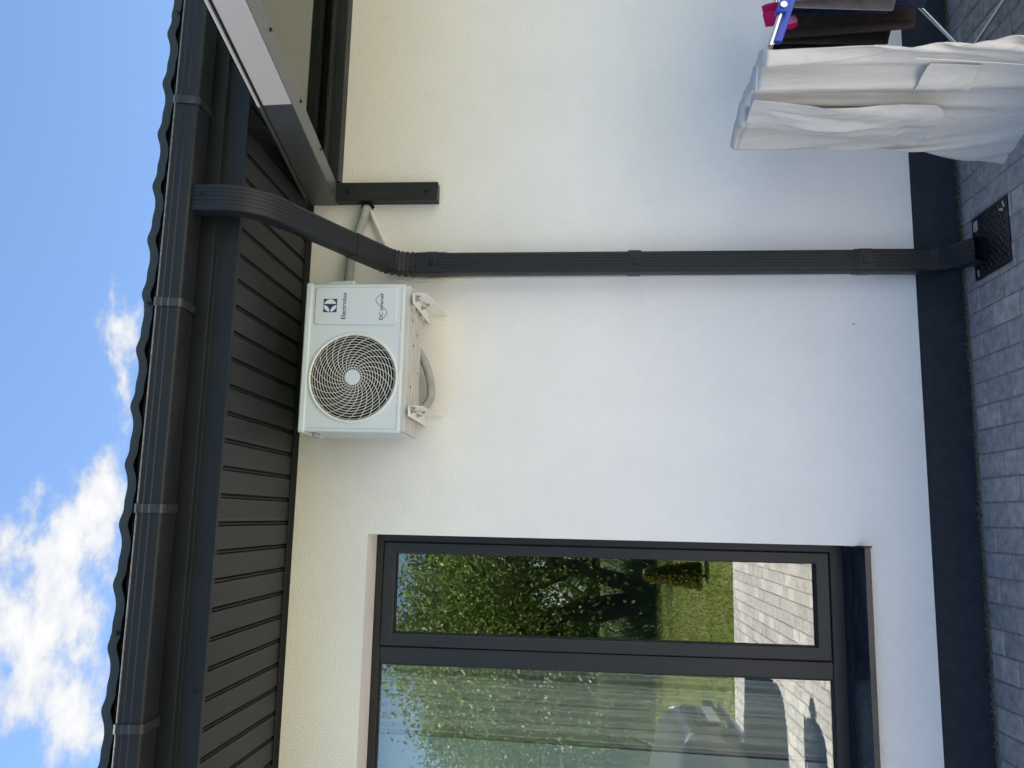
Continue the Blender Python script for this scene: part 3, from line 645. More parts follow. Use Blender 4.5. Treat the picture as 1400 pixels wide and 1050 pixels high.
# seams in the front
bx('seam', AX0 + 0.010, AX1 - 0.010, AYF - 0.0008, AYF + 0.002, AZ0 + 0.0135, AZ0 + 0.0150, 'insul', ac)
for zz_ in (AZ0 + 0.0, ): pass
bx('seam', AX0 + 0.0145, AX0 + 0.0158, AYF - 0.0008, AYF + 0.002, AZ0 + 0.02, AZ1 - 0.03, 'insul', ac)
# fan ring
def ring(bm, c, r, tr, n=72, m=6, y=0.0, sy=1.0):
    R_ = []
    for i in range(n):
        a = 2 * math.pi * i / n
        R_.append([(c[0] + (r + tr * math.cos(2 * math.pi * j / m)) * math.cos(a), y + sy * tr * math.sin(2 * math.pi * j / m), c[1] + (r + tr * math.cos(2 * math.pi * j / m)) * math.sin(a)) for j in range(m)])
    vs = [[bm.verts.new(p) for p in r_] for r_ in R_]
    for i in range(n):
        for j in range(m): bm.faces.new((vs[i][j], vs[(i + 1) % n][j], vs[(i + 1) % n][(j + 1) % m], vs[i][(j + 1) % m]))
bm = bmesh.new(); ring(bm, FC, FR + 0.001, 0.0065, 80, 8, AYF - 0.001, 0.9); fin('fan_ring', bm, 'acring', ac, smooth=60)
bm = bmesh.new()
def dome(r): return AYF + 0.004 - 0.012 * (1 - (r / FR) ** 2)
nr = 13
for k in range(nr):
    r = 0.041 + (FR - 0.010 - 0.041) * k / (nr - 1); ring(bm, FC, r, 0.00125, 64, 4, dome(r), 1.0)
for k in range(24):
    a0 = 2 * math.pi * k / 24; pts = []
    for i in range(15):
        t = i / 14; r = 0.030 + (FR - 0.002 - 0.030) * t; a = a0 - 1.15 * t ** 0.85
        pts.append((FC[0] + r * math.cos(a), dome(r) - 0.0012, FC[1] + r * math.sin(a)))
    tube(bm, pts, 0.0013, 5)
tag(fin('fan_grille', bm, 'acring', ac, smooth=60), kind='stuff')
bm = bmesh.new(); cyl(bm, (FC[0], dome(0) + 0.006, FC[1]), (0, -1, 0), 0.0335, 0.008, 32, 0.031); fin('grille_hub', bm, 'acw', ac, bevel=0.002)
for k in range(3):
    bm = bmesh.new(); rows = []
    for i in range(9):
        r = 0.04 + 0.125 * i / 8; rows.append([(FC[0] + r * math.cos(2.09 * k + 0.4 + 0.95 * s_ - 0.25 * i / 8), AYF + 0.030 + 0.045 * s_, FC[1] + r * math.sin(2.09 * k + 0.4 + 0.95 * s_ - 0.25 * i / 8)) for s_ in (0, 0.25, 0.5, 0.75, 1.0)])
    loft(bm, rows, closed=False, cap=False)
    fb = fin('fan_blade', bm, 'fan', ac, smooth=60); sm = fb.modifiers.new('thick', 'SOLIDIFY'); sm.thickness = 0.003
bm = bmesh.new(); cyl(bm, (FC[0], AYF + 0.09, FC[1]), (0, -1, 0), 0.045, 0.065, 24); fin('fan_hub', bm, 'fan', ac)
# raised service panel with its print
def rrect(x0, x1, z0, z1, r, y, n=6):
    p = []
    for cx, cz, a0 in ((x1 - r, z1 - r, 0), (x0 + r, z1 - r, math.pi / 2), (x0 + r, z0 + r, math.pi), (x1 - r, z0 + r, 1.5 * math.pi)):
        p += [(cx + r * math.cos(a0 + k * math.pi / 2 / n), y, cz + r * math.sin(a0 + k * math.pi / 2 / n)) for k in range(n + 1)]
    return p
bm = bmesh.new()
loft(bm, [rrect(0.767, 0.926, 2.424, 2.772, 0.016, AYF + 0.001), rrect(0.7675, 0.9255, 2.4245, 2.7715, 0.0155, AYF - 0.003), rrect(0.7705, 0.9225, 2.4275, 2.7685, 0.013, AYF - 0.005)])
fin('service_panel', bm, 'acw', ac, smooth=25)
bm = bmesh.new()
va = [bm.verts.new(p) for p in rrect(0.7645, 0.9285, 2.4215, 2.7745, 0.018, AYF - 0.0004)]; vb = [bm.verts.new(p) for p in rrect(0.7665, 0.9265, 2.4235, 2.7725, 0.0165, AYF - 0.0004)]
for i in range(len(va)): bm.faces.new((va[i], va[(i + 1) % len(va)], vb[(i + 1) % len(va)], vb[i]))
fin('panel_groove', bm, 'groove', ac)
PY = AYF - 0.005
def flat_poly(name, pts, y, mat, par):
    bm = bmesh.new(); f = [[(x, y, z) for x, z in pts], [(x, y - 0.0004, z) for x, z in pts]]; loft(bm, f); return fin(name, bm, mat, par)
# emblem: navy square, white disc cut by a vertical bar and a flaring wedge
ex, ez, eh = 0.8475, 2.7065, 0.0285
flat_poly('emblem_square', [(ex - eh, ez - eh), (ex + eh, ez - eh), (ex + eh, ez + eh), (ex - eh, ez + eh)], PY - 0.0001, 'navy', ac)
er = eh * 0.93
xb = ex + 0.006
pts = [(ex + er * math.cos(a), ez + er * math.sin(a)) for a in np.linspace(-1.30, 1.30, 24)]
flat_poly('emblem_disc', pts, PY - 0.0006, 'printw', ac)
for sg in (1, -1):
    pts = [(ex + er * math.cos(a), ez + sg * er * math.sin(a)) for a in np.linspace(math.pi - 0.07, 1.50, 18)]
    # concave edge from the bar end down to the tip on the left
    x0_, z0_ = ex + er * math.cos(1.50), er * math.sin(1.50) * 0.93
    cur = []
    for t in np.linspace(0, 1, 12):
        cx_ = (1 - t) ** 2 * (ex + 0.001) + 2 * t * (1 - t) * (ex - 0.004) + t * t * (ex - er); cz_ = (1 - t) ** 2 * 0.0225 + 2 * t * (1 - t) * 0.003 + t * t * 0.0020
        cur.append((cx_, ez + sg * cz_))
    flat_poly('emblem_disc', pts + cur, PY - 0.0006, 'printw', ac)
def text(body, x, z, size, y, mat, par, sx=1.0):
    c = bpy.data.curves.new('lettering', 'FONT'); c.body = body; c.size = size; c.extrude = 0.0002; c.offset = 0.010
    o = bpy.data.objects.new('lettering_tmp', c); S.collection.objects.link(o)
    dg = bpy.context.evaluated_depsgraph_get(); dg.update(); me = bpy.data.meshes.new_from_object(o.evaluated_get(dg)); bpy.data.objects.remove(o)
    xs = [v.co.x for v in me.vertices]; wdt = max(xs) - min(xs)
    return me, wdt, min(xs)
def lettering(body, x0, x1, zbase, height, mat):
    me, wd, mn = text(body, 0, 0, 1.0, 0, mat, ac); sx = (x1 - x0) / wd; cap = 0.69
    for v in me.vertices: v.co = Vector((x0 + (v.co.x - mn) * sx, PY - 0.0003 + v.co.z * 0 - (0.0002 if v.co.z > 0 else 0), zbase + v.co.y * height / cap))
    me.materials.clear(); me.materials.append(MT[mat]); me.name = 'lettering'
    o = link(bpy.data.objects.new('lettering', me)); setpar(o, ac); return o
lettering('Electrolux', 0.790, 0.904, 2.6395, 0.0185, 'navy')
lettering('DC inverter', 0.787, 0.902, 2.483, 0.0150, 'navy')
bm = bmesh.new(); pts = []
for i in range(61):
    t = i / 60; pts.append((0.790 + 0.108 * t, PY - 0.0004, 2.490 - 0.0245 * math.sin(2 * math.pi * t)))
tube(bm, pts, 0.0010, 4); fin('wave_print', bm, 'navy', ac)
# screws on the front, side handle, service cover, valves
for (xx, zz_) in ((0.726, 2.404), (0.452, 2.404), (0.742, 2.797), ):
    bm = bmesh.new(); cyl(bm, (xx, AYF + 0.001, zz_), (0, -1, 0), 0.0058, 0.0022, 14); fin('screw', bm, 'acring', ac)
bm = bmesh.new(); box(bm, AX0 - 0.020, AX0 + 0.002, -0.335, -0.29, 2.742, 2.764); fin('side_handle', bm, 'insul', ac, bevel=0.005)
bm = bmesh.new(); extr_y(bm, [(AX1 - 0.002, 2.62), (AX1 + 0.034, 2.63), (AX1 + 0.034, 2.738), (AX1 + 0.020, 2.752), (AX1 - 0.002, 2.758)], -0.300, -0.13); fin('valve_cover', bm, 'acw', ac, bevel=0.005)
for zv in (2.492, 2.435):
    bm = bmesh.new(); cyl(bm, (AX1 - 0.002, -0.19, zv), (1, 0, 0), 0.013, 0.014, 6); cyl(bm, (AX1 + 0.012, -0.19, zv), (1, 0, 0), 0.008, 0.018, 12); cyl(bm, (AX1 + 0.028, -0.19, zv), (1, 0, 0), 0.0115, 0.012, 6); fin('valve', bm, 'brass', ac, bevel=0.001)
for (xx, zx) in ((0.425, 0), (0.875, 0)):
    for yy in (-0.325, -0.14):
        bm = bmesh.new(); cyl(bm, (xx - 0.02, yy, AZ0 - 0.0205), (0, 0, -1), 0.013, 0.0145, 14, 0.014); fin('foot', bm, 'acdirty', ac)

# ================================================================== WALL BRACKETS OF THE UNIT
def ac_bracket(xw, lbl):
    b = tag(empty('wall_bracket', (xw, 0, 2.28)), lbl, 'bracket', 'brackets carrying the air conditioner')
    zt = AZ0 - 0.0355
    bm = bmesh.new(); extr_x(bm, [(-0.002, zt), (-0.372, zt), (-0.380, zt - 0.008), (-0.380, zt - 0.034), (-0.362, zt - 0.056), (-0.002, zt - 0.082)], xw - 0.0025, xw)
    fin('web', bm, 'white', b, bevel=0.0008)
    bx('flange', xw - 0.042, xw - 0.0027, -0.380, -0.003, zt - 0.0028, zt, 'white', b, bevel=0.0008)
    bx('wall_plate', xw - 0.042, xw - 0.0027, -0.0028, -0.0002, zt - 0.100, zt - 0.003, 'white', b, bevel=0.0008)
    for (yy, dz) in ((-0.335, -0.014), (-0.205, -0.030)):
        hexbolt('bolt', (xw - 0.0026, yy, zt + dz), (-1, 0, 0), 0.0065, 'steel', b)
        bm = bmesh.new(); cyl(bm, (xw - 0.020, yy, zt - 0.003), (0, 0, -1), 0.0085, 0.007, 6); cyl(bm, (xw - 0.020, yy, zt - 0.010), (0, 0, -1), 0.004, 0.014, 8); fin('nut', bm, 'steel', b)
    hexbolt('anchor', (xw - 0.022, -0.0028, zt - 0.08), (0, -1, 0), 0.0032, 'white', b)
    bx('slot', xw - 0.0034, xw - 0.0028, -0.255, -0.225, zt - 0.026, zt - 0.014, 'acdirty', b)
ac_bracket(0.900, 'white steel bracket under the air conditioner nearest the downpipe')
ac_bracket(0.432, 'white steel bracket under the air conditioner nearest the window')

# ================================================================== PIPES AND CONDUIT
hp = [(1.412, 0.02, 2.672), (1.400, -0.030, 2.672), (1.345, -0.050, 2.676), (1.254, -0.052, 2.703), (1.16, -0.052, 2.722), (1.06, -0.058, 2.728), (0.995, -0.085, 2.728), (0.962, -0.14, 2.722), (0.955, -0.19, 2.70)]
tag(tb('refrigerant_pipe', spline(hp, 7), 0.0205, 'insul', n=12), 'grey foam insulated pipe from wall hole behind downpipe to the unit', 'pipe')
cp = [(1.406, 0.02, 2.660), (1.388, -0.020, 2.648), (1.330, -0.024, 2.622), (1.225, -0.024, 2.572), (1.12, -0.02, 2.525), (1.072, -0.020, 2.482), (1.0625, -0.020, 2.40), (1.066, -0.019, 2.31), (1.0715, -0.0155, 2.15)]
path = spline(cp, 60); bm = bmesh.new(); tube(bm, path, [0.0092 + (0.0014 if i % 4 < 2 else -0.0008) for i in range(len(path))], 9)
cc_ = fin('corrugated_conduit', bm, 'conduit', smooth=20)
tag(cc_, 'thin white corrugated conduit curving from wall hole to behind the downpipe', 'conduit')
path = [(1.0715 + 0.017 * t, -0.0155, 2.15 - 1.77 * t) for t in np.linspace(0, 1, 460)]; bm = bmesh.new(); tube(bm, path, [0.0082 + (0.0012 if i % 2 else -0.0006) for i in range(460)], 7); fin('conduit_run', bm, 'conduit', cc_, smooth=20)
dhp = [(0.735, -0.11, 2.395), (0.700, -0.075, 2.376), (0.650, -0.062, 2.352), (0.585, -0.056, 2.333), (0.520, -0.056, 2.328), (0.478, -0.058, 2.346), (0.455, -0.070, 2.372), (0.452, -0.10, 2.395)]
tag(tb('drain_hose', spline(dhp, 7), 0.0185, 'insul', n=12), 'grey hose looping below the air conditioner', 'hose')
bm = bmesh.new(); pts = [(1.418 + (0.028 + random.uniform(-0.006, 0.008)) * math.cos(a), -0.0012, 2.672 + (0.030 + random.uniform(-0.006, 0.006)) * math.sin(a)) for a in np.linspace(0, 2 * math.pi, 19)[:-1]]
loft(bm, [pts, [(x, 0.0005, z) for x, y, z in pts]]); fin('wall_hole', bm, 'void', house)
bm = bmesh.new(); cyl(bm, (0.866, 0.0005, 0.477), (0, -1, 0), 0.0032, 0.0012, 10); fin('fixing_hole', bm, 'void', house)

# ================================================================== GLASS CANOPY ON THE RIGHT
can = tag(empty('door_canopy', (1.475, 0, 2.82)), 'anthracite framed glass canopy with sloping arms above the clothes rack', 'canopy')
def arm(xa, xb, nm):
    bm = bmesh.new()
    zA, zB, yB = (2.818, 2.944), (2.560, 2.655), -2.10
    P = [[(0.0 - 0.001, zA[0]), (-0.001, zA[1]), (yB, zB[1]), (yB, zB[0])]]
    extr_x(bm, P[0], xa, xb); a = fin('arm', bm, 'arm', can, bevel=0.003)
    bm = bmesh.new(); e = 0.0165
    extr_x(bm, [(-0.001, zA[1] + 0.004), (-0.001, zA[1] + e), (yB - 0.004, zB[1] + e), (yB - 0.004, zB[1] + 0.004)], xa - 0.006, xb + 0.006); fin('cover_strip', bm, 'arm', can, bevel=0.002)
    bx('wall_mount', xa + 0.002, xb, -0.058, -0.0005, 2.332, 2.815, 'ant', can, bevel=0.002)
    for zb in (2.386, 2.752): hexbolt('bolt', ((xa + xb) / 2 + 0.004, -0.058, zb), (0, -1, 0), 0.0085, 'ant', can)
    for yy in (-0.45, -0.85, -1.3, -1.65): hexbolt('screw', (xb - 0.02, yy, 2.818 + yy * 0.1229 - 0.0005), (0, 0, -1), 0.005, 'ant', can)
arm(1.430, 1.520, 'arm'); arm(3.15, 3.24, 'arm')
bx('wall_rail', 1.524, 3.146, -0.070, -0.0006, 2.800, 2.905, 'ant', can, bevel=0.003)
bx('rail_channel', 1.524, 3.146, -0.120, -0.072, 2.846, 2.862, 'ant', can, bevel=0.002)
bx('cross_bar', 2.40, 2.46, -2.05, -0.073, 2.80, 2.815, 'ant', can) if False else None
bm = bmesh.new(); extr_x(bm, [(-0.02, 2.9465), (-0.02, 2.9545 - 0.002), (-2.09, 2.6635), (-2.09, 2.6575)], 1.4315, 3.2385); bm.free()
bm = bmesh.new(); sl = (2.655 - 2.944) / -2.10
extr_x(bm, [(-0.075, 2.895 - 0.075 * sl), (-0.075, 2.903 - 0.075 * sl), (-2.05, 2.903 - 2.05 * sl), (-2.05, 2.895 - 2.05 * sl)], 1.5205, 3.1495); fin('glass_panel', bm, 'cglass', can)
bx('front_rail', 1.5205, 3.1495, -2.10, -2.052, 2.575, 2.66, 'ant', can, bevel=0.003)

# ================================================================== DRYING RACK AND WASHING
rack = tag(empty('drying_rack', (2.1, -0.6, 0)), 'folding steel clothes drying rack with blue plastic joints', 'drying rack')
EA, EB = Vector((1.500, -0.455, 1.035)), Vector((1.640, -0.930, 1.020))      # raised end bar of the wing
IA, IB = Vector((2.08, -0.33, 0.845)), Vector((2.22, -0.82, 0.830))          # hinge line of the wing
tb('end_bar', [EA - (EB - EA) * 0.04, EB], 0.009, 'chrome', rack)
tb('side_rail', [EB + Vector((-0.012, 0, 0.006)), IB], 0.0095, 'chrome', rack); tb('side_rail', [EA, IA], 0.0095, 'chrome', rack)
bm = bmesh.new(); d = (IB - EB); p0 = EB + d * 0.02 + Vector((0.004, 0.022, -0.020)); p1 = EB + d * 0.8 + Vector((0.004, 0.022, -0.024)); loft(bm, [[p + Vector(q) for q in ((0, -0.012, 0.014), (0, 0.012, 0.014), (0, 0.012, -0.016), (0, -0.012, -0.016))] for p in (p0, p1)]); fin('plastic_rail', bm, 'blue', rack, bevel=0.004)
for k in range(6):
    t = (k + 0.6) / 7; tb('wire', [EA.lerp(EB, t), IA.lerp(IB, t)], 0.0022, 'chrome', rack, n=6)
bm = bmesh.new(); box(bm, -0.016, 0.016, -0.014, 0.014, -0.016, 0.016); bmesh.ops.translate(bm, verts=bm.verts, vec=EA + Vector((0.095, -0.03, 0.0))); fin('end_cap', bm, 'blue', rack, bevel=0.004)
bm = bmesh.new(); cyl(bm, EB + (IB - EB) * 0.26 + Vector((0, -0.012, 0.002)), (0, -1, 0), 0.012, 0.012, 12); fin('pivot', bm, 'chrome', rack)
bm = bmesh.new(); loft(bm, [[EB + d * t + Vector(q) for q in ((0, -0.016, 0.020), (0, 0.020, 0.020), (0, 0.020, -0.018), (0, -0.016, -0.018))] for t in (0.22, 0.31)]); fin('joint', bm, 'blue', rack, bevel=0.005)
CA, CB = Vector((2.95, -0.30, 0.86)), Vector((3.05, -0.80, 0.85))
tb('side_rail', [IB, CB], 0.0095, 'chrome', rack); tb('side_rail', [IA, CA], 0.0095, 'chrome', rack); tb('end_bar', [IA, IB], 0.008, 'chrome', rack); tb('end_bar', [CA, CB], 0.008, 'chrome', rack)
for k in range(6):
    t = (k + 0.6) / 7; tb('wire', [IA.lerp(IB, t), CA.lerp(CB, t)], 0.0022, 'chrome', rack, n=6)
# crossing legs with floor bars
FA, FB = Vector((1.985, -0.245, 0.035)), Vector((2.05, -0.66, 0.035))
for (f0, f1, t0, t1) in ((FA, FB, CA, CB), (Vector((3.0, -0.25, 0.035)), Vector((3.06, -0.75, 0.035)), IA, IB)):
    tb('floor_bar', [f0, f1], 0.0095, 'chrome', rack)
    for a, b_ in ((f0, t0), (f1, t1)):
        tb('leg', [a, b_], 0.0095, 'chrome', rack)
        e1 = (b_ - a).normalized(); e2 = ((f1 - f0) if a is f0 else (f0 - f1)).normalized()
        tb('corner_joint', spline([a + e1 * 0.060, a + e1 * 0.02, a + e2 * 0.02, a + e2 * 0.055], 4), 0.0155, 'blue', rack, n=10)
tb('cross_brace', [(2.34, -0.285, 0.34), (2.40, -0.71, 0.34)], 0.008, 'chrome', rack)

# the canvas garment over the end bar, folds modelled
def gs(x, c, w_): return math.exp(-((x - c) / w_) ** 2)
nrm = Vector((-(EB - EA).y, (EB - EA).x, 0)).normalized()
if nrm.x > 0: nrm = -nrm
along = (EB - EA).normalized(); Lb = (EB - EA).length
from mathutils import noise as mnoise
def sheet(name, fn, ns, ntt, mat, thick, parent=None, sub=1):
    bm = bmesh.new(); rows = [[fn(i / ns, j / ntt) for i in range(ns + 1)] for j in range(ntt + 1)]
    loft(bm, rows, closed=False, cap=False)
    o = fin(name, bm, mat, parent, smooth=180)
    sm = o.modifiers.new('thick', 'SOLIDIFY'); sm.thickness = thick; sm.offset = 0
    if sub: ss = o.modifiers.new('sub', 'SUBSURF'); ss.levels = sub; ss.render_levels = sub
    return o
gar = tag(empty('canvas_garment', tuple(EA)), 'off white canvas garment with flap draped over end of drying rack', 'garment')
# the hanging cloth: a sheet wider than the bar is gathered on it in pleats and left to settle under its weight
NXC, NZC, WC, HC = 76, 96, 0.70, 0.985
gather_points = [(0, 0), (0.07, 0.07), (0.25, 0.235), (0.33, 0.285), (0.45, 0.345), (0.55, 0.40), (0.63, 0.45), (0.70, 0.50)]
cloth_arc = np.linspace(0, WC, NXC + 1); bar_place = np.interp(cloth_arc, [p[0] for p in gather_points], [p[1] for p in gather_points])
gather_ratio = np.clip(np.gradient(bar_place, cloth_arc), 0, 1); pleat_out = np.zeros(NXC + 1); pleat_random = random.Random(4); fold_sign, fold_run, fold_limit = 1, 0.0, 0.040
for i in range(1, NXC + 1):
    st_ = math.sqrt(max(0.0, 1 - gather_ratio[i] ** 2)) * WC / NXC; pleat_out[i] = pleat_out[i - 1] + fold_sign * st_; fold_run += st_
    if fold_run > fold_limit: fold_sign, fold_run, fold_limit = -fold_sign, 0.0, 0.045 + pleat_random.uniform(-0.028, 0.034)
pleat_out -= np.convolve(np.pad(pleat_out, 12, mode='edge'), np.ones(25) / 25, 'valid')
down_part = np.linspace(0, 1, NZC + 1)[:, None]; across_part = np.linspace(0, 1, NXC + 1)[None, :]; blend_part = np.minimum(1, down_part * 1.2)
left_edge = -0.022 * np.sin(np.pi * np.minimum(1, down_part / 0.45)) - 0.085 * np.sin(np.pi * np.clip((down_part - 0.66) / 0.42, 0, 1)); right_edge = Lb + 0.045 * np.minimum(1, down_part * 3)
CL = np.empty((NZC + 1, NXC + 1, 3))
CL[..., 0] = bar_place[None, :] * (1 - blend_part) + (left_edge + (right_edge - left_edge) * (0.55 * bar_place[None, :] / 0.5 + 0.45 * across_part)) * blend_part
CL[..., 1] = 0.020 + pleat_out[None, :] * (1 + 0.25 * down_part * np.sin(5 * down_part + 9 * across_part)) + 0.02 * down_part + 0.020 * down_part * np.sin(7 * across_part + 4 * down_part) + 0.016 * np.sin(np.pi * np.minimum(1, 1.3 * down_part)) * np.sin(11 * across_part - 5 * down_part) + 0.004 * np.sin(31 * across_part + 11 * down_part) * np.sin(17 * down_part + 5 * across_part)
CL[..., 2] = -HC * down_part * (1 + 0.03 * (1 - across_part) - 0.02 * across_part)
CL[:, 1:-1, 0] += (0.022 * np.sin(6 * down_part + 5 * across_part) * np.minimum(1, 2 * down_part) * np.sin(np.pi * across_part))[:, 1:-1]
CL0 = CL.copy(); vel = np.zeros_like(CL); rx, rz = WC / NXC, HC / NZC
def relax(A, B, rest, st):                    # pull pairs of points back to their length along the weave
    d = B - A; L_ = np.sqrt((d * d).sum(-1, keepdims=True)) + 1e-9; c = d * (0.5 * st * (L_ - rest) / L_); A += c; B -= c
side = 0.03
for step in range(170):
    prev = CL.copy(); vel *= 0.965; vel[..., 2] -= 0.0006
    if step < 60: vel[..., 1] += 0.0005 * np.sin(0.21 * step + 9 * across_part + 6 * down_part) * down_part
    CL += vel
    for it in range(7):
        for o_ in (0, 1):
            A = CL[:, o_:NXC:2]; m_ = A.shape[1]; relax(A, CL[:, o_ + 1:o_ + 2 * m_:2], rx, 1.0)
            A = CL[o_:NZC:2]; m_ = A.shape[0]; relax(A, CL[o_ + 1:o_ + 2 * m_:2], rz, 1.0)
        for o_ in (0, 1):
            A = CL[o_:NZC:2, :-1]; m_ = A.shape[0]; relax(A, CL[o_ + 1:o_ + 2 * m_:2, 1:], math.hypot(rx, rz), 0.25)
            A = CL[o_:NZC:2, 1:]; relax(A, CL[o_ + 1:o_ + 2 * m_:2, :-1], math.hypot(rx, rz), 0.25)
        for o_ in (0, 1, 2, 3):
            q_ = (NXC + 1 - o_ - 3) // 4 + 1
            A = CL[:, o_:NXC - 1:4]; B = CL[:, o_ + 2::4]; m_ = min(A.shape[1], B.shape[1]); relax(A[:, :m_], B[:, :m_], 2 * rx, 0.06)
            A = CL[o_:NZC - 1:4]; B = CL[o_ + 2::4]; m_ = min(A.shape[0], B.shape[0]); relax(A[:m_], B[:m_], 2 * rz, 0.06)
        CL[0] = CL0[0]; CL[:-7, 0] += (CL0[:-7, 0] - CL[:-7, 0]) * side; CL[:-7, -1] += (CL0[:-7, -1] - CL[:-7, -1]) * side
        CL[..., 1] = np.where(CL[..., 1] < -0.03, -0.03, CL[..., 1])
    vel = (CL - prev) * 0.97
CZ = 1.058
def cw(p): q = EA + along * p[0] + nrm * (p[1] + 0.020); return Vector((q.x, q.y, CZ + p[2] - 0.015 * p[0] / Lb))
V = [cw(p) for p in CL.reshape(-1, 3)]; F = [(j * 77 + i, j * 77 + i + 1, (j + 1) * 77 + i + 1, (j + 1) * 77 + i) for j in range(96) for i in range(76)]
fc = pydata('front_cloth', V, F, 'canvas', gar, True); sm_ = fc.modifiers.new('thick', 'SOLIDIFY'); sm_.thickness = 0.0015; sm_.offset = 0
# height of the cloth over the bar plane, and a smoothed copy that looser layers rest on
HN, HM = 64, 110
hm = np.full((HM, HN), -1.0)
for x_, n_, z_ in CL.reshape(-1, 3):
    a = int((x_ + 0.05) / 0.62 * HN); b = int(-z_ / 1.02 * HM)
    if 0 <= a < HN and 0 <= b < HM: hm[b, a] = max(hm[b, a], n_)
for _ in range(4):
    p = np.pad(hm, 1, mode='edge'); nb = np.max([p[1 + dy:1 + dy + HM, 1 + dx:1 + dx + HN] for dy in (-1, 0, 1) for dx in (-1, 0, 1)], axis=0); hm = np.where(hm < -0.5, nb, hm)
hs = hm.copy()
for _ in range(3): p = np.pad(hs, 1, mode='edge'); hs = np.max([p[1:-1, k:k + HN] for k in (0, 1, 2)], axis=0)
def blur(h, n):
    for _ in range(n): p = np.pad(h, 1, mode='edge'); h = sum(p[1 + dy:1 + dy + HM, 1 + dx:1 + dx + HN] for dy in (-1, 0, 1) for dx in (-1, 0, 1)) / 9.0
    return h
hs = blur(hs, 6); hf = blur(hm, 1)
def hat(h, x, z):
    a = min(HN - 1.001, max(0, (x + 0.05) / 0.62 * HN - 0.5)); b = min(HM - 1.001, max(0, -z / 1.02 * HM - 0.5)); i, j = int(a), int(b); u, v = a - i, b - j
    return (h[j, i] * (1 - u) + h[j, i + 1] * u) * (1 - v) + (h[j + 1, i] * (1 - u) + h[j + 1, i + 1] * u) * v
def back(s, t):
    k = min(76, int(round(s * 76))); x0, n0, _z = CL[0, k]; bul = 0.012 + 0.016 * math.exp(-((s - 0.3) / 0.35) ** 2)
    if t < 0.2:
        a = t / 0.2 * math.pi; m_ = (1 - math.cos(a)) / 2
        return cw((x0 * (1 - 0.12 * m_), n0 * (1 - m_) + (-0.035 - 0.3 * bul) * m_, bul * math.sin(a)))
    q = (t - 0.2) / 0.8
    return cw((x0 * (0.88 - 0.05 * q), -0.035 - 0.3 * bul - 0.02 * q + 0.5 * n0 * q, -0.55 * q))
sheet('back_cloth', back, 76, 40, 'canvas', 0.0015, gar, 0)
def flap(s, t):
    # loose front panel with a rounded lower corner
    lo = 0.050 + 0.135 * (1 - t) ** 1.5; hi = 0.300 - 0.010 * t
    x = lo + (hi - lo) * s; z = 0.002 - 0.695 * t
    z += 0.050 * (max(0, s - 0.70) / 0.30) ** 2.4 * t + 0.018 * (1 - s) * t
    lift = min(1, 2.6 * t)
    out_ = 0.004 + 0.040 * math.sin(math.pi * (0.06 + 0.80 * s)) ** 0.9 * lift + 0.020 * s * s * lift
    cr = 0.016 * mnoise.noise(Vector((x * 12 + 2 * t, t * 2.0, 2.2))) + 0.0035 * mnoise.noise(Vector((x * 30 - 9 * t, t * 7.0, 5.2)))
    cr += 0.014 * gs(s, 0.20 + 0.40 * t, 0.08) * gs(t, 0.50, 0.30) - 0.014 * gs(s, 0.66 - 0.12 * t, 0.06) * gs(t, 0.25, 0.22) + 0.009 * math.sin(24 * t + 6 * s) * gs(t, 0.86, 0.10) * gs(s, 0.35, 0.28)
    return cw((x, hat(hs, x, z) + out_ + cr * lift, z))
sheet('flap', flap, 60, 90, 'canvas', 0.003, gar, 1)
def pocket(s, t):
    x = 0.335 + 0.105 * s - 0.012 * t; z = -0.545 - 0.20 * t - 0.020 * s * (1 - t)
    return cw((x, 0.6 * hat(hs, x, z) + 0.4 * hat(hf, x, z) + 0.006 + 0.007 * math.sin(math.pi * s) * (1 - t) + 0.003 * mnoise.noise(Vector((x * 40, z * 12, 1))), z))
sheet('pocket', pocket, 30, 24, 'canvas', 0.003, gar)
def strap(s, t):
    x = 0.005 + 0.085 * t + 0.010 * (s - 0.5); z = -0.33 - 0.25 * t - 0.022 * s
    return cw((x, hat(hs, x, z) + 0.006 + 0.008 * math.sin(math.pi * t), z))
sheet('strap', strap, 6, 30, 'canvas', 0.003, gar)
def placket(s, t):
    b = t * 95.9; j = int(b); v = b - j; k = 70 + 6 * s; i = min(75, int(k)); u = k - i
    p = (CL[j, i] * (1 - u) + CL[j, i + 1] * u) * (1 - v) + (CL[j + 1, i] * (1 - u) + CL[j + 1, i + 1] * u) * v
    return cw((p[0] + 0.001, p[1] + 0.0035, p[2]))
sheet('placket', placket, 8, 96, 'canvas', 0.0025, gar, 0)
bm = bmesh.new(); pts = []
for t in np.linspace(0, 1, 150):
    x = 0.475 - 0.055 * t; z = -0.50 - 0.46 * t; pts.append(cw((x, hat(hs, x, z) + 0.004, z)))
tube(bm, pts, [0.0016 + (0.0012 if i % 2 else 0) for i in range(150)], 6); fin('zip', bm, 'white', gar, smooth=30)

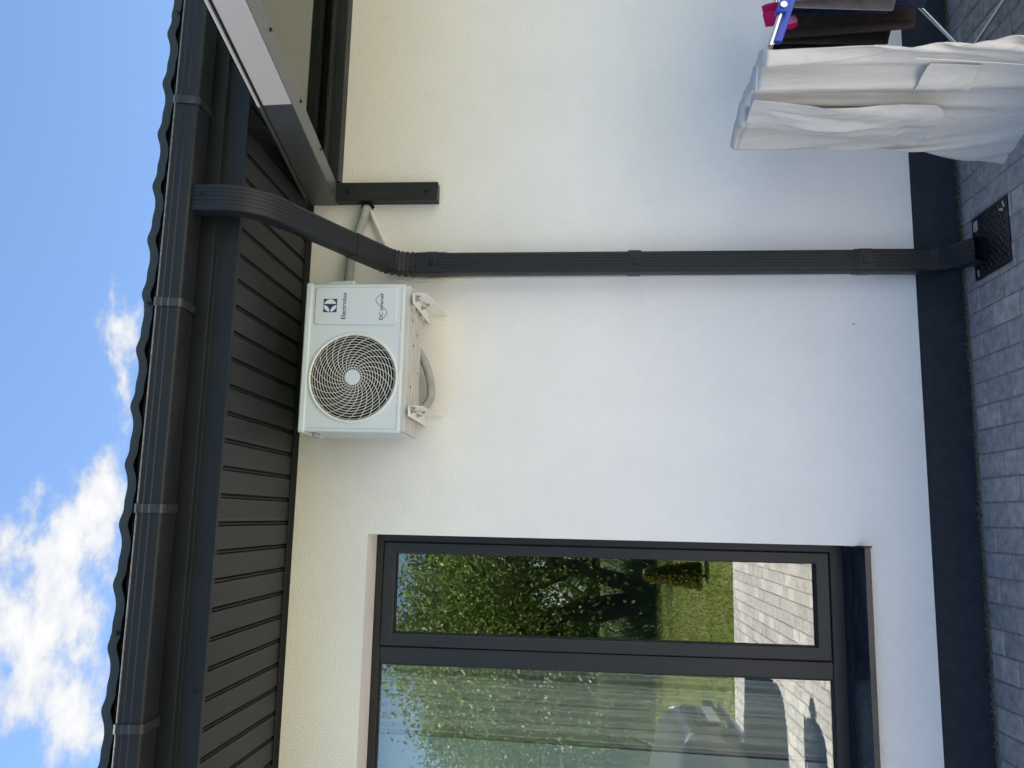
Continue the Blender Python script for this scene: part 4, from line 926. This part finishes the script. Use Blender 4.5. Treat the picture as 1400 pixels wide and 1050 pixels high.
def hanging(name, A, B, drop_f, drop_b, mat, label, cat, ph, amp=0.028):
    A, B = Vector(A), Vector(B); al = (B - A).normalized(); nn = Vector((al.y, -al.x, 0)); Lh = (B - A).length
    def fn(s, t):
        tot_ = drop_f + drop_b + 0.03; q = A + al * (Lh * s); d_ = t * tot_
        if d_ < drop_f: k = drop_f - d_; return q + nn * (0.012 + 0.02 * k + amp * math.sin(9 * s + ph + 1.5 * k) * k / drop_f + 0.006 * math.sin(23 * s + ph)) + Vector((0, 0, -k))
        if d_ < drop_f + 0.03: a = (d_ - drop_f) / 0.03 * math.pi; return q + nn * (0.012 * math.cos(a)) + Vector((0, 0, 0.010 * math.sin(a)))
        k = d_ - drop_f - 0.03; return q - nn * (0.012 + 0.02 * k + amp * math.sin(7 * s + ph) * k / drop_b) + Vector((0, 0, -k))
    o = sheet(name, fn, 36, 44, mat, 0.005, None, 1); tag(o, label, cat); return o
def onrack(x, t):   # a point on the wire plane
    k = (x - (EA.lerp(EB, t)).x) / ((IA.lerp(IB, t)).x - (EA.lerp(EB, t)).x); return EA.lerp(EB, t).lerp(IA.lerp(IB, t), k)
hanging('towel', onrack(1.872, 0.37), onrack(2.22, 0.37), 0.52, 0.45, 'towelb', 'dark brown bath towel hanging behind the canvas garment', 'towel', 0.4)
hanging('towel', onrack(1.945, 0.08), onrack(2.25, 0.08), 0.40, 0.42, 'towelb', 'dark brown towel on the wire closest to the wall', 'towel', 2.0)
hanging('towel', onrack(1.858, 0.86), onrack(2.20, 0.86), 0.485, 0.40, 'towelg', 'grey towel hanging nearest the steel side rail', 'towel', 1.0)
hanging('jeans', onrack(1.918, 0.62), onrack(2.20, 0.62), 0.525, 0.40, 'denim', 'dark blue denim trousers hanging between grey and brown towels', 'trousers', 3.0)
hanging('cloth', (1.86, -0.095, 1.045), (2.4, -0.075, 1.045), 0.30, 0.28, 'towelg', 'grey mauve cloth on the back rail against the wall', 'cloth', 3.3) if False else None
def sock(base, mat, mat2, label):
    b = Vector(base); p = spline([b + Vector((0, 0, 0.0)), b + Vector((0.006, -0.006, -0.03)), b + Vector((0.012, -0.008, -0.065)), b + Vector((-0.006, -0.010, -0.092)), b + Vector((-0.040, -0.012, -0.104))], 5)
    bm = bmesh.new(); tube(bm, p, [0.027 + 0.004 * math.sin(i * 0.35) for i in range(len(p) - 2)] + [0.024, 0.012], 12)
    for v in bm.verts: v.co.y = b.y + (v.co.y - b.y) * 0.6
    o = fin('sock', bm, mat, None, smooth=80); tag(o, label, 'sock')
    bm = bmesh.new(); tube(bm, p[-6:-1], [0.029, 0.0295, 0.0285, 0.026, 0.019], 12)
    for v in bm.verts: v.co.y = b.y + (v.co.y - b.y) * 0.66
    fin('toe', bm, mat2, o, smooth=80)
sock(onrack(1.915, 0.50) + Vector((0, -0.016, 0.060)), 'pink', 'pinkl', 'crimson sock with pale pink toe hanging lower on the rack wire')
sock(onrack(1.985, 0.42) + Vector((0, -0.016, 0.075)), 'pink', 'pink', 'plain crimson sock hanging beside the wall on the rack')

# ================================================================== INSIDE THE WINDOW
def curtain_fn(x0, x1, y, amp, freq, ph, z0, z1, lean=0.0):
    def fn(s, t): 
        x = x0 + (x1 - x0) * s + lean * t
        return Vector((x, y + amp * (math.sin(freq * s + ph) + 0.35 * math.sin(2.7 * freq * s + 1.3 * ph)) * (0.7 + 0.3 * t), z1 + (z0 - z1) * t))
    return fn
tag(sheet('curtain', curtain_fn(-0.68, -1.02, 0.36, 0.030, 26, 0.5, 0.06, 2.66, -0.05), 60, 10, 'curtain', 0.002, None, 1), 'folded grey curtain inside the wide fixed window pane', 'curtain')
tag(sheet('window_blind', curtain_fn(-0.99, -2.3, 0.315, 0.005, 9, 0.2, 0.06, 2.66, -0.06), 30, 6, 'sheer', 0.002, None, 1), 'pale plain blind panel inside window beside the grey curtain', 'blind')

# ================================================================== CAR BEHIND THE CAMERA (seen in the glass)
car = tag(empty('parked_car', (-3.9, -3.78, 0)), 'grey hatchback car parked on the paving, mirrored in the window', 'car')
CY = -3.78; NX = -1.72
st = [(0.00, 0.58, 0.34, 0.66, 0.50), (0.06, 0.70, 0.27, 0.80, 0.58), (0.20, 0.80, 0.23, 0.88, 0.66), (0.45, 0.87, 0.21, 0.945, 0.74), (0.80, 0.895, 0.20, 0.985, 0.80), (1.15, 0.90, 0.20, 1.01, 0.83),
      (1.45, 0.90, 0.20, 1.06, 0.84), (1.75, 0.90, 0.20, 1.24, 0.80), (2.1, 0.90, 0.20, 1.40, 0.76), (2.5, 0.90, 0.20, 1.465, 0.74), (3.1, 0.90, 0.20, 1.47, 0.74), (3.6, 0.89, 0.20, 1.42, 0.74), (3.95, 0.87, 0.22, 1.22, 0.76), (4.15, 0.83, 0.28, 1.00, 0.76), (4.22, 0.78, 0.36, 0.86, 0.70)]
bm = bmesh.new(); rings = []
for (dx, hw, zb, zt, tw) in st:
    x = NX - dx; belt = min(zt - 0.02, 0.93); r = []
    half_ = [(0.0, zb), (hw * 0.8, zb), (hw * 0.97, zb + 0.06), (hw, zb + 0.2 * (belt - zb) + 0.05), (hw * 1.0, zb + 0.62 * (belt - zb)), (hw * 0.985, belt - 0.05), (hw * 0.95, belt), (hw * 0.86 if zt > 1.1 else hw * 0.86, belt + (zt - belt) * 0.45), (tw * (0.96 if zt > 1.1 else 0.9), belt + (zt - belt) * 0.86), (tw * 0.6, zt - 0.004), (0.0, zt)]
    r = [(x, CY + a, z) for a, z in half_] + [(x, CY - a, z) for a, z in half_[-2:0:-1]]
    rings.append(r)
loft(bm, rings); body = fin('body', bm, 'carpaint', car, smooth=45)
ss = body.modifiers.new('sub', 'SUBSURF'); ss.levels = 1; ss.render_levels = 2
def car_patch(name, pts, mat, off, par=car):
    bm = bmesh.new(); P = [Vector(p) for p in pts]; n_ = (P[1] - P[0]).cross(P[2] - P[0]).normalized(); loft(bm, [[p for p in P], [p + n_ * off for p in P]]); return fin(name, bm, mat, par, bevel=0.004)
for sg in (1, -1):
    for dx in (0.78, 3.42):
        wx, wy = NX - dx, CY + sg * 0.80
        bm = bmesh.new(); cyl(bm, (wx, wy - 0.105 * sg, 0.31), (0, sg, 0), 0.31, 0.21, 32); wl = fin('wheel', bm, 'tyre', car, bevel=0.03)
        bm = bmesh.new(); cyl(bm, (wx, wy + 0.107 * sg, 0.31), (0, sg, 0), 0.215, 0.006, 24)
        for k in range(5):
            a = 2 * math.pi * k / 5; cyl(bm, (wx + 0.03 * math.cos(a), wy + 0.118 * sg, 0.31 + 0.03 * math.sin(a)), (math.cos(a), 0, math.sin(a)), 0.035, 0.175, 8)
        fin('rim', bm, 'rim', wl, smooth=40)
        bm = bmesh.new(); ring(bm, (wx, 0.335), 0.345, 0.03, 28, 6, CY + sg * 0.885, 0.6); fin('wheel_arch', bm, 'tyre', car, smooth=60)
    # side glazing, mirror, headlamp
    yy = CY + sg * 0.86
    car_patch('side_window', [(NX - 1.72, CY + sg * 0.835, 0.985), (NX - 2.52, CY + sg * 0.845, 0.985), (NX - 2.52, CY + sg * 0.755, 1.36), (NX - 2.22, CY + sg * 0.765, 1.335)], 'carglass', 0.02 * (1 if sg < 0 else -1))
    car_patch('side_window', [(NX - 2.60, CY + sg * 0.845, 0.985), (NX - 3.55, CY + sg * 0.835, 0.985), (NX - 3.35, CY + sg * 0.755, 1.35), (NX - 2.60, CY + sg * 0.755, 1.36)], 'carglass', 0.02 * (1 if sg < 0 else -1))
    bm = bmesh.new(); box(bm, NX - 1.86, NX - 1.70, CY + sg * 0.92 - 0.08, CY + sg * 0.92 + 0.08, 0.96, 1.09); fin('side_mirror', bm, 'carpaint', car, bevel=0.035)
    bm = bmesh.new(); rows = []
    for (dx, dy, z0_, z1_) in ((0.05, 0.47, 0.66, 0.735), (0.09, 0.58, 0.655, 0.775), (0.17, 0.69, 0.66, 0.80), (0.30, 0.775, 0.69, 0.825), (0.50, 0.835, 0.76, 0.84)):
        rows.append([(NX - dx + 0.035, CY + sg * (dy + 0.02), z0_), (NX - dx + 0.035, CY + sg * (dy + 0.02), z1_), (NX - dx - 0.06, CY + sg * (dy - 0.05), z1_ + 0.005), (NX - dx - 0.06, CY + sg * (dy - 0.05), z0_)])
    loft(bm, rows); fin('headlamp', bm, 'lamp', car, bevel=0.012)
    bm = bmesh.new(); box(bm, NX - 0.06, NX + 0.012, CY + sg * 0.52 - 0.12, CY + sg * 0.52 + 0.12, 0.36, 0.46); fin('air_intake', bm, 'tyre', car, bevel=0.02)
bm = bmesh.new(); box(bm, NX - 0.05, NX + 0.014, CY - 0.42, CY + 0.42, 0.56, 0.68); fin('grille', bm, 'tyre', car, bevel=0.02)
bm = bmesh.new(); box(bm, NX - 0.05, NX + 0.020, CY - 0.55, CY + 0.55, 0.285, 0.325); fin('bumper_lip', bm, 'rim', car, bevel=0.012)
bx('number_plate', NX + 0.006, NX + 0.030, CY - 0.26, CY + 0.26, 0.425, 0.535, 'plate', car, bevel=0.004)
car_patch('windscreen', [(NX - 1.50, CY - 0.74, 1.075), (NX - 1.50, CY + 0.74, 1.075), (NX - 2.20, CY + 0.62, 1.425), (NX - 2.20, CY - 0.62, 1.425)], 'carglass', 0.05)

# ================================================================== GRASS
def blades(name, x0, x1, y0, y1, n, h0, h1, wdt, mat, seed, label, cat, z=-0.045):
    r = np.random.default_rng(seed); x = r.uniform(x0, x1, n); y = r.uniform(y0, y1, n); h = r.uniform(h0, h1, n); a = r.uniform(0, 2 * np.pi, n); lx = r.normal(0, 0.45, n) * h; ly = r.normal(0, 0.45, n) * h
    V = np.empty((n, 3, 3)); V[:, 0] = np.stack([x - np.cos(a) * wdt, y - np.sin(a) * wdt, np.full(n, z)], 1); V[:, 1] = np.stack([x + np.cos(a) * wdt, y + np.sin(a) * wdt, np.full(n, z)], 1); V[:, 2] = np.stack([x + lx, y + ly, z + h], 1)
    me = bpy.data.meshes.new(name); me.from_pydata(V.reshape(-1, 3).tolist(), [], np.arange(3 * n).reshape(-1, 3).tolist()); me.materials.append(MT[mat])
    tag(link(bpy.data.objects.new(name, me)), label, cat, kind='stuff')
blades('grass', -7, 3, -13.6, -5.2, 110000, 0.02, 0.055, 0.0035, 'blade', 5, 'short sunlit lawn grass mirrored in the window', 'grass')
blades('tall_grass', -22, 10, -40, -13.9, 45000, 0.35, 0.75, 0.022, 'field', 6, 'tall blue green meadow grass behind the lawn', 'grass')

# ================================================================== TREES (mirrored in the glass)
def tree(name, base, scale, seed, nleaf, leaf, mat, label, cat='tree', group=None, spread=1.0, low=0.75, stems=3, trunk_l=1.7, clump=0.34):
    rg = random.Random(seed); base = Vector(base); t = tag(empty(name, tuple(base)), label, cat, group)
    bm = bmesh.new(); tips = []
    def grow(p, d, ln, r, lev):
        n = 4; pts = [p.copy()]; rs = [r]; q = p.copy(); dd = d.copy()
        for i in range(n):
            dd = (dd + Vector((rg.gauss(0, 0.13), rg.gauss(0, 0.13), rg.gauss(0.03, 0.08)))).normalized(); q = q + dd * ln / n
            pts.append(q.copy()); rs.append(r * (1 - 0.42 * (i + 1) / n))
            if lev >= 2: tips.append((q.copy(), lev))
        tube(bm, pts, rs, max(4, 9 - lev * 2))
        if lev >= 4: return
        for k in range(rg.choice((3, 4)) if lev else 4):
            a = rg.uniform(0, 2 * math.pi); side = Vector((math.cos(a), math.sin(a), 0)); dev = rg.uniform(0.5, 0.95) * spread
            nd = (dd + side * dev + Vector((0, 0, rg.uniform(-0.42, 0.20)))).normalized()
            j = rg.choice((2, 3, 4)) if lev else rg.choice((3, 4, 4))
            grow(pts[j], nd, ln * rg.uniform(0.62, 0.86), rs[j] * 0.66, lev + 1)
    for k in range(stems):
        a = k * 2.1 + 0.5
        grow(base + Vector((0.12 * math.cos(a), 0.12 * math.sin(a), -0.1)), Vector((0.30 * math.cos(a), 0.30 * math.sin(a), 1)).normalized(), trunk_l * scale, 0.15 * scale, 0)
    fin('trunk', bm, 'bark', t, smooth=60)
    r = np.random.default_rng(seed); tp = np.array([list(p) for p, lv in tips]); lv = np.array([l_ for p, l_ in tips], float)
    pr = lv / lv.sum(); idx = r.choice(len(tp), nleaf, p=pr); c = tp[idx] + r.normal(0, clump * scale, (nleaf, 3)) * np.array([1, 1, 0.8])
    c[:, 2] -= (r.random(nleaf) < 0.35) * np.abs(r.normal(0, 0.8 * scale, nleaf)) * (c[:, 2] - base.z > 1.0)
    c = c[c[:, 2] > base.z + low]; n = len(c)
    d = r.normal(0, 1, (n, 3)); d[:, 2] -= 0.5; d /= np.linalg.norm(d, axis=1)[:, None]; e = np.cross(d, r.normal(0, 1, (n, 3))); e /= np.linalg.norm(e, axis=1)[:, None]
    s = (leaf * r.uniform(0.6, 1.3, n))[:, None]; V = np.stack([c, c + d * s * 0.5 + e * s * 0.27, c + d * s, c + d * s * 0.5 - e * s * 0.27], 1)
    me = bpy.data.meshes.new('crown'); me.from_pydata(V.reshape(-1, 3).tolist(), [], np.arange(4 * n).reshape(-1, 4).tolist()); me.materials.append(MT[mat])
    o = link(bpy.data.objects.new('crown', me)); setpar(o, t)
    return t
tree('leafy_tree', (-1.75, -15.4, -0.04), 1.48, 21, 90000, 0.092, 'leaf', 'broad leafy tree with several dark trunks mirrored in the window', spread=1.1, low=0.5, trunk_l=1.75, clump=0.20)
tree('leafy_tree', (-8.6, -21.0, -0.04), 1.25, 5, 60000, 0.10, 'leaf', 'second leafy tree to the left behind the broad one', spread=1.0)
for x, y, sc_, sd_ in ((-8.2, -27.0, 0.70, 32), (2.6, -27.0, 0.62, 33)):
    tree('bush', (x, y, -0.04), sc_, sd_, 7000, 0.16, 'leaf', ('low green bush behind the broad tree and its left neighbour' if x < 0 else 'low green bush at the right end behind the broad tree'), 'bush', 'bushes behind the broad tree', low=0.05, trunk_l=0.8, clump=0.5)
rh = np.random.default_rng(77); nh = 26000; hx_ = rh.uniform(-45, 25, nh); hz_ = rh.random(nh) ** 0.8 * (2.6 + 0.9 * np.sin(hx_ * 0.45) + 0.6 * np.sin(hx_ * 1.3 + 1)); hy_ = -60 + rh.normal(0, 1.2, nh)
c_ = np.stack([hx_, hy_, hz_], 1); d_ = rh.normal(0, 1, (nh, 3)); d_ /= np.linalg.norm(d_, axis=1)[:, None]; e_ = np.cross(d_, rh.normal(0, 1, (nh, 3))); e_ /= np.linalg.norm(e_, axis=1)[:, None]; s_ = rh.uniform(0.5, 1.0, nh)[:, None]
V = np.stack([c_, c_ + d_ * s_ * 0.5 + e_ * s_ * 0.3, c_ + d_ * s_, c_ + d_ * s_ * 0.5 - e_ * s_ * 0.3], 1)
me = bpy.data.meshes.new('far_wood'); me.from_pydata(V.reshape(-1, 3).tolist(), [], np.arange(4 * nh).reshape(-1, 4).tolist()); me.materials.append(MT['leafd'])
tag(link(bpy.data.objects.new('far_wood', me)), 'dark green edge of a far wood beyond the meadow', 'wood', kind='stuff')
def shrub(base, h, r_, seed, label):
    t = tag(empty('shrub', base), label, 'shrub'); g_ = np.random.default_rng(seed); n = 2600
    a = g_.uniform(0, 2 * np.pi, n); z = g_.uniform(0.02, 1, n) ; rr_ = r_ * (1 - z) ** 0.7 * (0.55 + 0.45 * g_.random(n)) + 0.02
    c = np.stack([base[0] + rr_ * np.cos(a), base[1] + rr_ * np.sin(a), z * h], 1); d = np.stack([np.cos(a), np.sin(a), 1.2 + 0 * a], 1) + g_.normal(0, 0.4, (n, 3)); d /= np.linalg.norm(d, axis=1)[:, None]
    e = np.cross(d, g_.normal(0, 1, (n, 3))); e /= np.linalg.norm(e, axis=1)[:, None]; s = 0.075; V = np.stack([c, c + d * s * 0.5 + e * s * 0.2, c + d * s, c + d * s * 0.5 - e * s * 0.2], 1)
    me = bpy.data.meshes.new('foliage'); me.from_pydata(V.reshape(-1, 3).tolist(), [], np.arange(4 * n).reshape(-1, 4).tolist()); me.materials.append(MT['shrub']); setpar(link(bpy.data.objects.new('foliage', me)), t)
    tb('stem', [(base[0], base[1], -0.04), (base[0], base[1], h * 0.8)], [0.02, 0.006], 'bark', t)
shrub((-0.72, -7.25, -0.02), 0.74, 0.14, 4, 'small golden conifer shrub standing on the lawn')

# ================================================================== PERSON STANDING OUT OF FRAME (casts the shadow seen in the glass)
def person(loc, label):
    root = tag(empty('person', loc), label, 'person')
    def skin(name, verts, edges, radii, mat, par, rootv=0):
        me = bpy.data.meshes.new(name); me.from_pydata([tuple(Vector(v)) for v in verts], edges, []); o = link(bpy.data.objects.new(name, me)); o.location = loc; o.parent = par; o.matrix_parent_inverse = Matrix.Translation(-Vector(loc))
        m = o.modifiers.new('skin', 'SKIN'); sv = me.skin_vertices[0].data
        for i, r in enumerate(radii): sv[i].radius = (r if isinstance(r, tuple) else (r, r)); sv[i].use_root = (i == rootv)
        s2 = o.modifiers.new('sub', 'SUBSURF'); s2.levels = 2; s2.render_levels = 2; me.materials.append(MT[mat]); return o
    V = [(0, 0, 0.95), (0, 0, 1.15), (0, 0, 1.36), (0, 0, 1.47), (0, 0, 1.55), (0.01, 0, 1.66), (0.01, 0, 1.73)]; E = [(0, 1), (1, 2), (2, 3), (3, 4), (4, 5), (5, 6)]; Rr = [(0.13, 0.16), (0.11, 0.145), (0.12, 0.18), (0.07, 0.10), 0.052, 0.088, 0.075]
    for sg in (1, -1):
        b = len(V); V += [(0, sg * 0.10, 0.88), (0.02, sg * 0.105, 0.48), (0, sg * 0.11, 0.10), (0.10, sg * 0.12, 0.035), (0.17, sg * 0.125, 0.03)]; E += [(0, b), (b, b + 1), (b + 1, b + 2), (b + 2, b + 3), (b + 3, b + 4)]; Rr += [0.095, 0.062, 0.045, 0.036, 0.028]
        b = len(V); V += [(0, sg * 0.19, 1.41), (-0.01, sg * 0.25, 1.13), (0.03, sg * 0.27, 0.90), (0.045, sg * 0.272, 0.82)]; E += [(2, b), (b, b + 1), (b + 1, b + 2), (b + 2, b + 3)]; Rr += [0.062, 0.045, 0.032, 0.03]
        h = b + 3
        for k in range(5):
            f = len(V); sp = (k - 1.5) * 0.018; V += [(0.045 + sp, sg * 0.272, 0.77 + (0.02 if k == 4 else 0)), (0.050 + sp * 1.1, sg * 0.268, 0.725 + (0.015 if k in (0, 3) else 0) + (0.03 if k == 4 else 0))]; E += [(h, f), (f, f + 1)]; Rr += [0.0095, 0.008]
    skin('body', V, E, Rr, 'skin', root)
    V = [(0, 0, 0.93), (0, 0, 1.15), (0, 0, 1.37), (0, 0, 1.45)]; E = [(0, 1), (1, 2), (2, 3)]; Rr = [(0.145, 0.18), (0.125, 0.165), (0.135, 0.195), (0.085, 0.115)]
    for sg in (1, -1): b = len(V); V += [(0, sg * 0.195, 1.41), (-0.01, sg * 0.25, 1.16)]; E += [(2, b), (b, b + 1)]; Rr += [0.076, 0.064]
    skin('shirt', V, E, Rr, 'shirt', root)
    V = [(0, 0, 0.95)]; E = []; Rr = [(0.14, 0.17)]
    for sg in (1, -1): b = len(V); V += [(0, sg * 0.10, 0.86), (0.02, sg * 0.105, 0.48), (0, sg * 0.11, 0.10)]; E += [(0, b), (b, b + 1), (b + 1, b + 2)]; Rr += [0.108, 0.080, 0.068]
    skin('trousers', V, E, Rr, 'trouser', root)
    V = [(-0.02, 0, 1.66), (0.0, 0, 1.745), (0.05, 0, 1.755)]; skin('hair', V, [(0, 1), (1, 2)], [0.095, 0.082, 0.05], 'hair', root)
    bm = bmesh.new(); loft(bm, [[(loc[0] + 0.085, loc[1] + a, 1.655 + b) for a, b in ((-0.012, -0.015), (0.012, -0.015), (0.005, 0.03), (-0.005, 0.03))], [(loc[0] + 0.115, loc[1] + a, 1.642 + b) for a, b in ((-0.010, -0.004), (0.010, -0.004), (0.003, 0.008), (-0.003, 0.008))]]); fin('nose', bm, 'skin', root)
    for sg in (1, -1):
        bm = bmesh.new(); bmesh.ops.create_uvsphere(bm, u_segments=10, v_segments=8, radius=0.012); bmesh.ops.translate(bm, verts=bm.verts, vec=(loc[0] + 0.088, loc[1] + sg * 0.032, 1.68)); fin('eye', bm, 'hair', root)
        bm = bmesh.new(); bmesh.ops.create_uvsphere(bm, u_segments=10, v_segments=8, radius=0.03); bmesh.ops.scale(bm, verts=bm.verts, vec=(0.6, 0.35, 1.1)); bmesh.ops.translate(bm, verts=bm.verts, vec=(loc[0] - 0.0, loc[1] + sg * 0.088, 1.665)); fin('ear', bm, 'skin', root)
    bx('mouth', loc[0] + 0.080, loc[0] + 0.094, loc[1] - 0.024, loc[1] + 0.024, 1.608, 1.616, 'pinkl', root)
person((-2.28, -2.13, 0.0), 'person in dark shirt and trousers standing on the paving left of the window')
